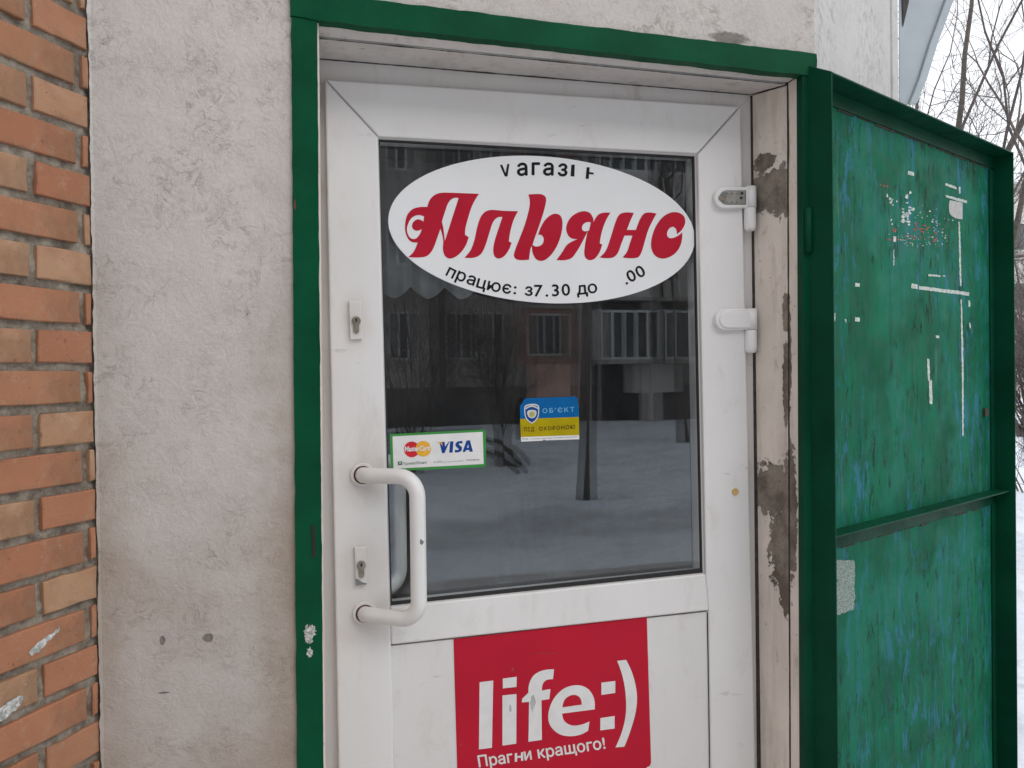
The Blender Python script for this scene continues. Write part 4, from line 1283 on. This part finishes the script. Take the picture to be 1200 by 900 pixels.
# scalloped valance hanging inside, top left of the glass
def valance():
    y = 0.42
    x0, x1 = P(440, 300, y).x, P(560, 300, y).x
    zt = P(500, 190, y).z; zb3 = P(500, 336, y).z
    n = 60
    V, Fc = [], []
    for i in range(n + 1):
        u = i / n
        xx = x0 + (x1 - x0) * u
        s = abs(math.sin(u * math.pi * 3.0))
        low = zb3 - 0.03 * s
        yy = y + 0.006 * math.sin(u * 40)
        V += [(xx, yy, zt), (xx, yy, low), (xx, yy + .002, low), (xx, yy + .002, zt)]
    for i in range(n):
        a = i * 4; c2 = a + 4
        for k in range(4):
            Fc.append([a + k, a + (k + 1) % 4, c2 + (k + 1) % 4, c2 + k])
    o = mesh_obj('curtain_valance', V, Fc, 'valance_cloth', smooth=True)
    tag(o, 'grey scalloped curtain edge hanging behind the door glass', 'curtain')
valance()
tag(box('doorstep', XL0 - 0.2, XB - 0.02, -0.5, 0.2, -0.1, 0.115, 'concrete', bevel=.01), kind='structure')

# swept pavement in front of the door
def pavement():
    V, Fc = [], []
    nx, ny = 40, 24
    for j in range(ny + 1):
        for i in range(nx + 1):
            x = -3.0 + 7.0 * i / nx; y = -3.4 + 3.38 * j / ny
            edge = min(i, nx - i, j) == 0
            z = 0.075 if not edge else 0.0
            if edge: y -= 0.25 * noise.noise(Vector((x * 1.3, y * 1.3, 0)))
            V.append((x, y, z + 0.008 * noise.noise(Vector((x * 2, y * 2, 3)))))
    for j in range(ny):
        for i in range(nx):
            a = j * (nx + 1) + i
            Fc.append([a, a + 1, a + nx + 2, a + nx + 1])
    tag(mesh_obj('pavement', V, Fc, 'slush', smooth=True), kind='structure')
b = NB('slush')
c = b.mix(b.ramp(b.noise(2.2, 6, 0.65), 0.42, 0.62), (0.50, 0.49, 0.485), (0.74, 0.75, 0.77))
M['slush'] = b.done(c, 0.8, b.bump(b.noise(9, 6), 0.6, 0.02), spec=0.3)
pavement()

# ================================================================== TREES
def grow(base, height, r0, seed, lean=(0, 0), stems=1, spread=0.25, twig_levels=3, droop=0.0, first=0.2, kids=9):
    rnd = random.Random(seed)
    tr_v, tr_f, cr_v, cr_f = [], [], [], []
    def add(path, rad, level):
        sides = (8, 6, 4, 3, 3)[min(level, 4)]
        v, f = tube_data(path, rad, sides)
        tv, tf = (tr_v, tr_f) if level == 0 else (cr_v, cr_f)
        k = len(tv); tv.extend(v); tf.extend([[i + k for i in q] for q in f])
    def branch(p, d, L, r, level):
        n = (14, 7, 6, 5, 4)[min(level, 4)]
        path, rad = [p.copy()], [r]
        d = d.normalized()
        for i in range(n):
            w = (0.075, 0.15, 0.22, 0.3, 0.35)[min(level, 4)]
            d = (d + Vector((rnd.gauss(0, w), rnd.gauss(0, w), rnd.gauss(0, w) + (0.06 if level else 0.0) - droop * level * 0.05))).normalized()
            p = p + d * (L / n)
            path.append(p.copy())
            rad.append(max(0.0018, r * (1 - 0.82 * (i + 1) / n)))
        if level == 0: rad[0] = r * 1.3
        add(path, rad, level)
        if level > twig_levels: return
        m = (kids, 6, 5, 3, 3)[min(level, 4)]
        for _ in range(m):
            t = rnd.uniform(first if level == 0 else 0.15, 1.0)
            i = min(n - 1, int(t * n))
            q = path[i].lerp(path[i + 1], t * n - i)
            dd = (path[i + 1] - path[i]).normalized()
            ax = Vector((rnd.gauss(0, 1), rnd.gauss(0, 1), rnd.gauss(0, 1)))
            side = (ax - dd * ax.dot(dd)).normalized()
            ang = rnd.uniform(0.5, 1.0)
            nd = dd * math.cos(ang) + side * math.sin(ang)
            branch(q, nd, L * rnd.uniform(0.28, 0.55) * (1.15 - 0.5 * t), max(0.002, rad[i] * rnd.uniform(0.4, 0.62)), level + 1)
    for s in range(stems):
        d = Vector((lean[0] + rnd.gauss(0, spread if stems > 1 else 0.02), lean[1] + rnd.gauss(0, spread if stems > 1 else 0.02), 1))
        b0 = Vector(base) + Vector((rnd.uniform(-.12, .12), rnd.uniform(-.12, .12), -0.1)) * (1 if stems > 1 else 0) + Vector((0, 0, -0.05))
        branch(b0, d, height * rnd.uniform(0.8, 1.05), r0 * rnd.uniform(0.75, 1.1), 0)
    return tr_v, tr_f, cr_v, cr_f

def make_tree(name, base, label, cat, group=None, **kw):
    tv, tf, cv, cf = grow(base, **kw)
    t = thing(name, base, label, cat, group)
    mesh_obj('trunk', tv, tf, 'bark', t, smooth=True)
    o = mesh_obj('crown', cv, cf, 'twig', t)
    return t

def ground_at(px, dist):
    d = ray(px, 440); d.z = 0; d.normalize()
    return Vector((CAM.x, CAM.y, 0)) + d * dist
G1 = 'bare trees beyond the shutter'
make_tree('bare_tree', ground_at(996, 9.5), 'bare tree leaning right with a thick trunk above the shutter', 'tree', G1, height=9.0, r0=0.075, seed=3, lean=(0.25, -0.06), kids=12, first=0.3, twig_levels=2)
make_tree('bare_tree', ground_at(1046, 10.5), 'bare tree with two thin upright stems above the shutter', 'tree', G1, height=9.0, r0=0.055, seed=8, lean=(0.21, -0.05), stems=2, spread=0.03, kids=9, first=0.3, twig_levels=2)
make_tree('bare_tree', ground_at(1094, 9.0), 'slender straight bare tree above the shutter corner', 'tree', G1, height=8.0, r0=0.05, seed=14, lean=(0.12, -0.03), kids=9, first=0.25, twig_levels=2)
make_tree('bare_tree', ground_at(1030, 9.2), 'thin whippy bare sapling leaning far right behind the shutter', 'tree', G1, height=6.5, r0=0.028, seed=19, lean=(0.30, -0.07), kids=7, first=0.3, twig_levels=2)
make_tree('leafless_shrub', ground_at(1112, 8.0), 'thicket of thin twiggy stems just above the shutter edge', 'shrub', height=4.3, r0=0.026, seed=21, stems=6, spread=0.12, kids=7, first=0.4, twig_levels=2)
make_tree('leafless_shrub', ground_at(1206, 20.0), 'dark twiggy shrub beside the shutter edge on the snow', 'shrub', height=4.0, r0=0.05, seed=31, stems=16, spread=0.3, kids=9, first=0.05)
make_tree('leafless_shrub', ground_at(1225, 26.0), 'taller twiggy shrub farther off in front of the grey building', 'shrub', height=6.0, r0=0.06, seed=37, stems=14, spread=0.3, kids=9, first=0.05)
make_tree('leafless_shrub', ground_at(1202, 11.0), 'sparse twig cluster poking out of the snow past the shutter', 'shrub', height=1.2, r0=0.012, seed=47, stems=6, spread=0.5, twig_levels=2, kids=5, first=0.2)

# trees mirrored in the glass
q = PR(683, 585, -8.0)
d = ray(683, 585); tt = CAM.z / -d.z; mir = CAM + d * tt
tree_y = 2 * YG - mir.y
make_tree('yard_tree', (mir.x, tree_y, 0), 'slim dark tree trunk mirrored in the door glass', 'tree', height=9.5, r0=0.078, seed=52, lean=(0.0, 0.0), kids=11, first=0.42)
def ymir(px, y):
    a = PR(px, 470, y); return Vector((a.x, y, 0))
make_tree('yard_tree', ymir(800, -13.0), 'tree with tangled pale branches mirrored beside the oval sign', 'tree', height=11.5, r0=0.12, seed=61, kids=14, first=0.3)
make_tree('yard_shrub', ymir(585, -10.5), 'upright leafless bush mirrored left of the slim trunk', 'shrub', height=3.4, r0=0.03, seed=66, stems=9, spread=0.13, kids=7, first=0.2)
make_tree('yard_shrub', ymir(478, -9.5), 'leafless bush mirrored behind the card sticker', 'shrub', height=3.6, r0=0.03, seed=68, stems=6, spread=0.12, kids=7, first=0.2)

# bent fallen branches lying in the yard snow
def mground(px, py, z=0.05):
    d = ray(px, py); t = (CAM.z - z) / -d.z; m_ = CAM + d * t
    return Vector((m_.x, 2 * YG - m_.y, z))
for pts, lab in (([(548, 512), (572, 517), (590, 524), (602, 532), (610, 543)], 'bent fallen branch farther out on the yard snow'),
                 ([(556, 526), (575, 532), (590, 540), (602, 548), (607, 553)], 'bent fallen branch nearer the door on the yard snow')):
    pp = [mground(x, y) for x, y in pts]
    tag(tube('fallen_branch', pp, [0.035, 0.045, 0.05, 0.05, 0.03], 8, 'bark'), lab, 'branch', 'fallen branches on the snow')

# ================================================================== APARTMENT BLOCK OPPOSITE (mirrored in the glass)
YB = -21.0
def bx(px): return PR(px, 440, YB).x
def bz(py): return PR(650, py, YB).z
blk = thing('apartment_block', (bx(650), YB - 5, 0), 'dark panel apartment block with balconies mirrored in the door glass', 'building')
BX0, BX1, BHT = bx(450) - 16, bx(820) + 14, 14.6
box('wall', BX0, BX1, YB - 11, YB, -0.3, BHT, 'panel_wall', blk)
box('plinth', BX0 - .05, BX1 + .05, YB + .0, YB + 0.08, -0.3, 1.15, 'panel_dark', blk)
box('roof', BX0 - .3, BX1 + .3, YB - 11.3, YB + 0.4, BHT, BHT + 0.3, 'concrete', blk)
FL = 2.8
sill0 = bz(421)
def bwindow(x0, x1, z0, z1, y=YB, fm='window_grey', mull=2, proud=0.04):
    w = 0.07
    fr = [(x0, x1, y, y + proud, z0, z0 + w), (x0, x1, y, y + proud, z1 - w, z1), (x0, x0 + w, y, y + proud, z0 + w, z1 - w), (x1 - w, x1, y, y + proud, z0 + w, z1 - w)]
    for i in range(1, mull):
        xm = x0 + (x1 - x0) * i / mull
        fr.append((xm - w / 2, xm + w / 2, y, y + proud, z0 + w, z1 - w))
    o = boxes('window', fr, fm, blk)
    box('pane', x0 + w * .5, x1 - w * .5, y + .005, y + .012, z0 + w * .5, z1 - w * .5, 'far_glass', o)
for fl in range(5):
    zf = sill0 + fl * FL
    cols = [(455, 480), (522, 560), (565, 592)]
    for a, c2 in cols:
        bwindow(bx(a), bx(c2), zf, zf + 1.45)
    for x in (BX0 + 2, BX0 + 5.5, BX0 + 9, BX0 + 12.5, BX1 - 2.5, BX1 - 6, BX1 - 9.5):
        bwindow(x - .7, x + .7, zf, zf + 1.45)
    # brown recessed-looking bay
    box('bay_panel', bx(602), bx(668), YB + .002, YB + 0.25, zf - 0.15, zf + 1.55, 'panel_brown', blk)
    if fl: box('bay_panel', bx(602), bx(668), YB + .002, YB + 0.30, zf - 1.25, zf - 0.152, 'panel_wall', blk)
    bwindow(bx(615), bx(655), zf + .1, zf + 1.4, YB + .25)
    # glazed balconies on the right
    for a, c2, fm in ((690, 745, 'window_white'), (762, 818, 'window_white')):
        x0, x1 = bx(a), bx(c2)
        box('balcony_slab', x0 - .08, x1 + .08, YB + .002, YB + 1.15, zf - 1.05 if fl else zf - 0.18, (zf - .95) if fl else zf - 0.05, 'concrete', blk)
        if fl: box('balcony_front', x0, x1, YB + 1.02, YB + 1.1, zf - .948, zf + 0.05, 'panel_light', blk)
        z0b = zf + .052 if fl else zf - .048
        box('balcony_side', x0, x0 + .06, YB + .002, YB + 1.1, z0b, zf + 1.5, 'window_white', blk)
        bwindow(x0, x1, z0b, zf + 1.45, YB + 1.03, fm, 4, .06)
    box('downpipe', bx(748), bx(752), YB + .09, YB + .2, 0.2 + fl * FL, 0.2 + (fl + 1) * FL, 'panel_dark', blk)
box('pilaster', bx(504), bx(520), YB + .002, YB + 0.35, 0, BHT - .1, 'panel_dark', blk)
box('pilaster', bx(676), bx(689), YB + .002, YB + 0.35, 0, BHT - .1, 'panel_light', blk)
box('pilaster', bx(745), bx(758), YB + .21, YB + 0.45, 0, BHT - .1, 'panel_light', blk)
box('pink_panel', bx(615), bx(666), YB + .082, YB + 0.2, bz(478), bz(426), 'panel_pink', blk)
box('entrance', bx(697), bx(760), YB + .082, YB + 0.10, 0.0, bz(427), 'keyhole_black', blk)
box('grey_panel', bx(728), bx(790), YB + .11, YB + .3, bz(462), bz(428), 'panel_light', blk)

# distant pale block seen past the shutter
fb = ground_at(1235, 48)
fz = thing('distant_apartment_block', fb, 'grey apartment block far behind the shrubs past the shutter', 'building')
box('wall', fb.x - 4, fb.x + 24, fb.y, fb.y + 10, -.3, 10.5, 'panel_light', fz)
for fl in range(3):
    for i in range(8):
        x = fb.x - 3 + i * 3.3
        o = box('window', x, x + 1.5, fb.y - .05, fb.y + .02, 1.4 + fl * 3, 2.9 + fl * 3, 'window_white', fz)
        box('pane', x + .1, x + 1.4, fb.y - .06, fb.y - .051, 1.5 + fl * 3, 2.8 + fl * 3, 'far_glass', o)
box('roof', fb.x - 4.3, fb.x + 24.3, fb.y - .3, fb.y + 10.3, 10.5, 10.8, 'concrete', fz)
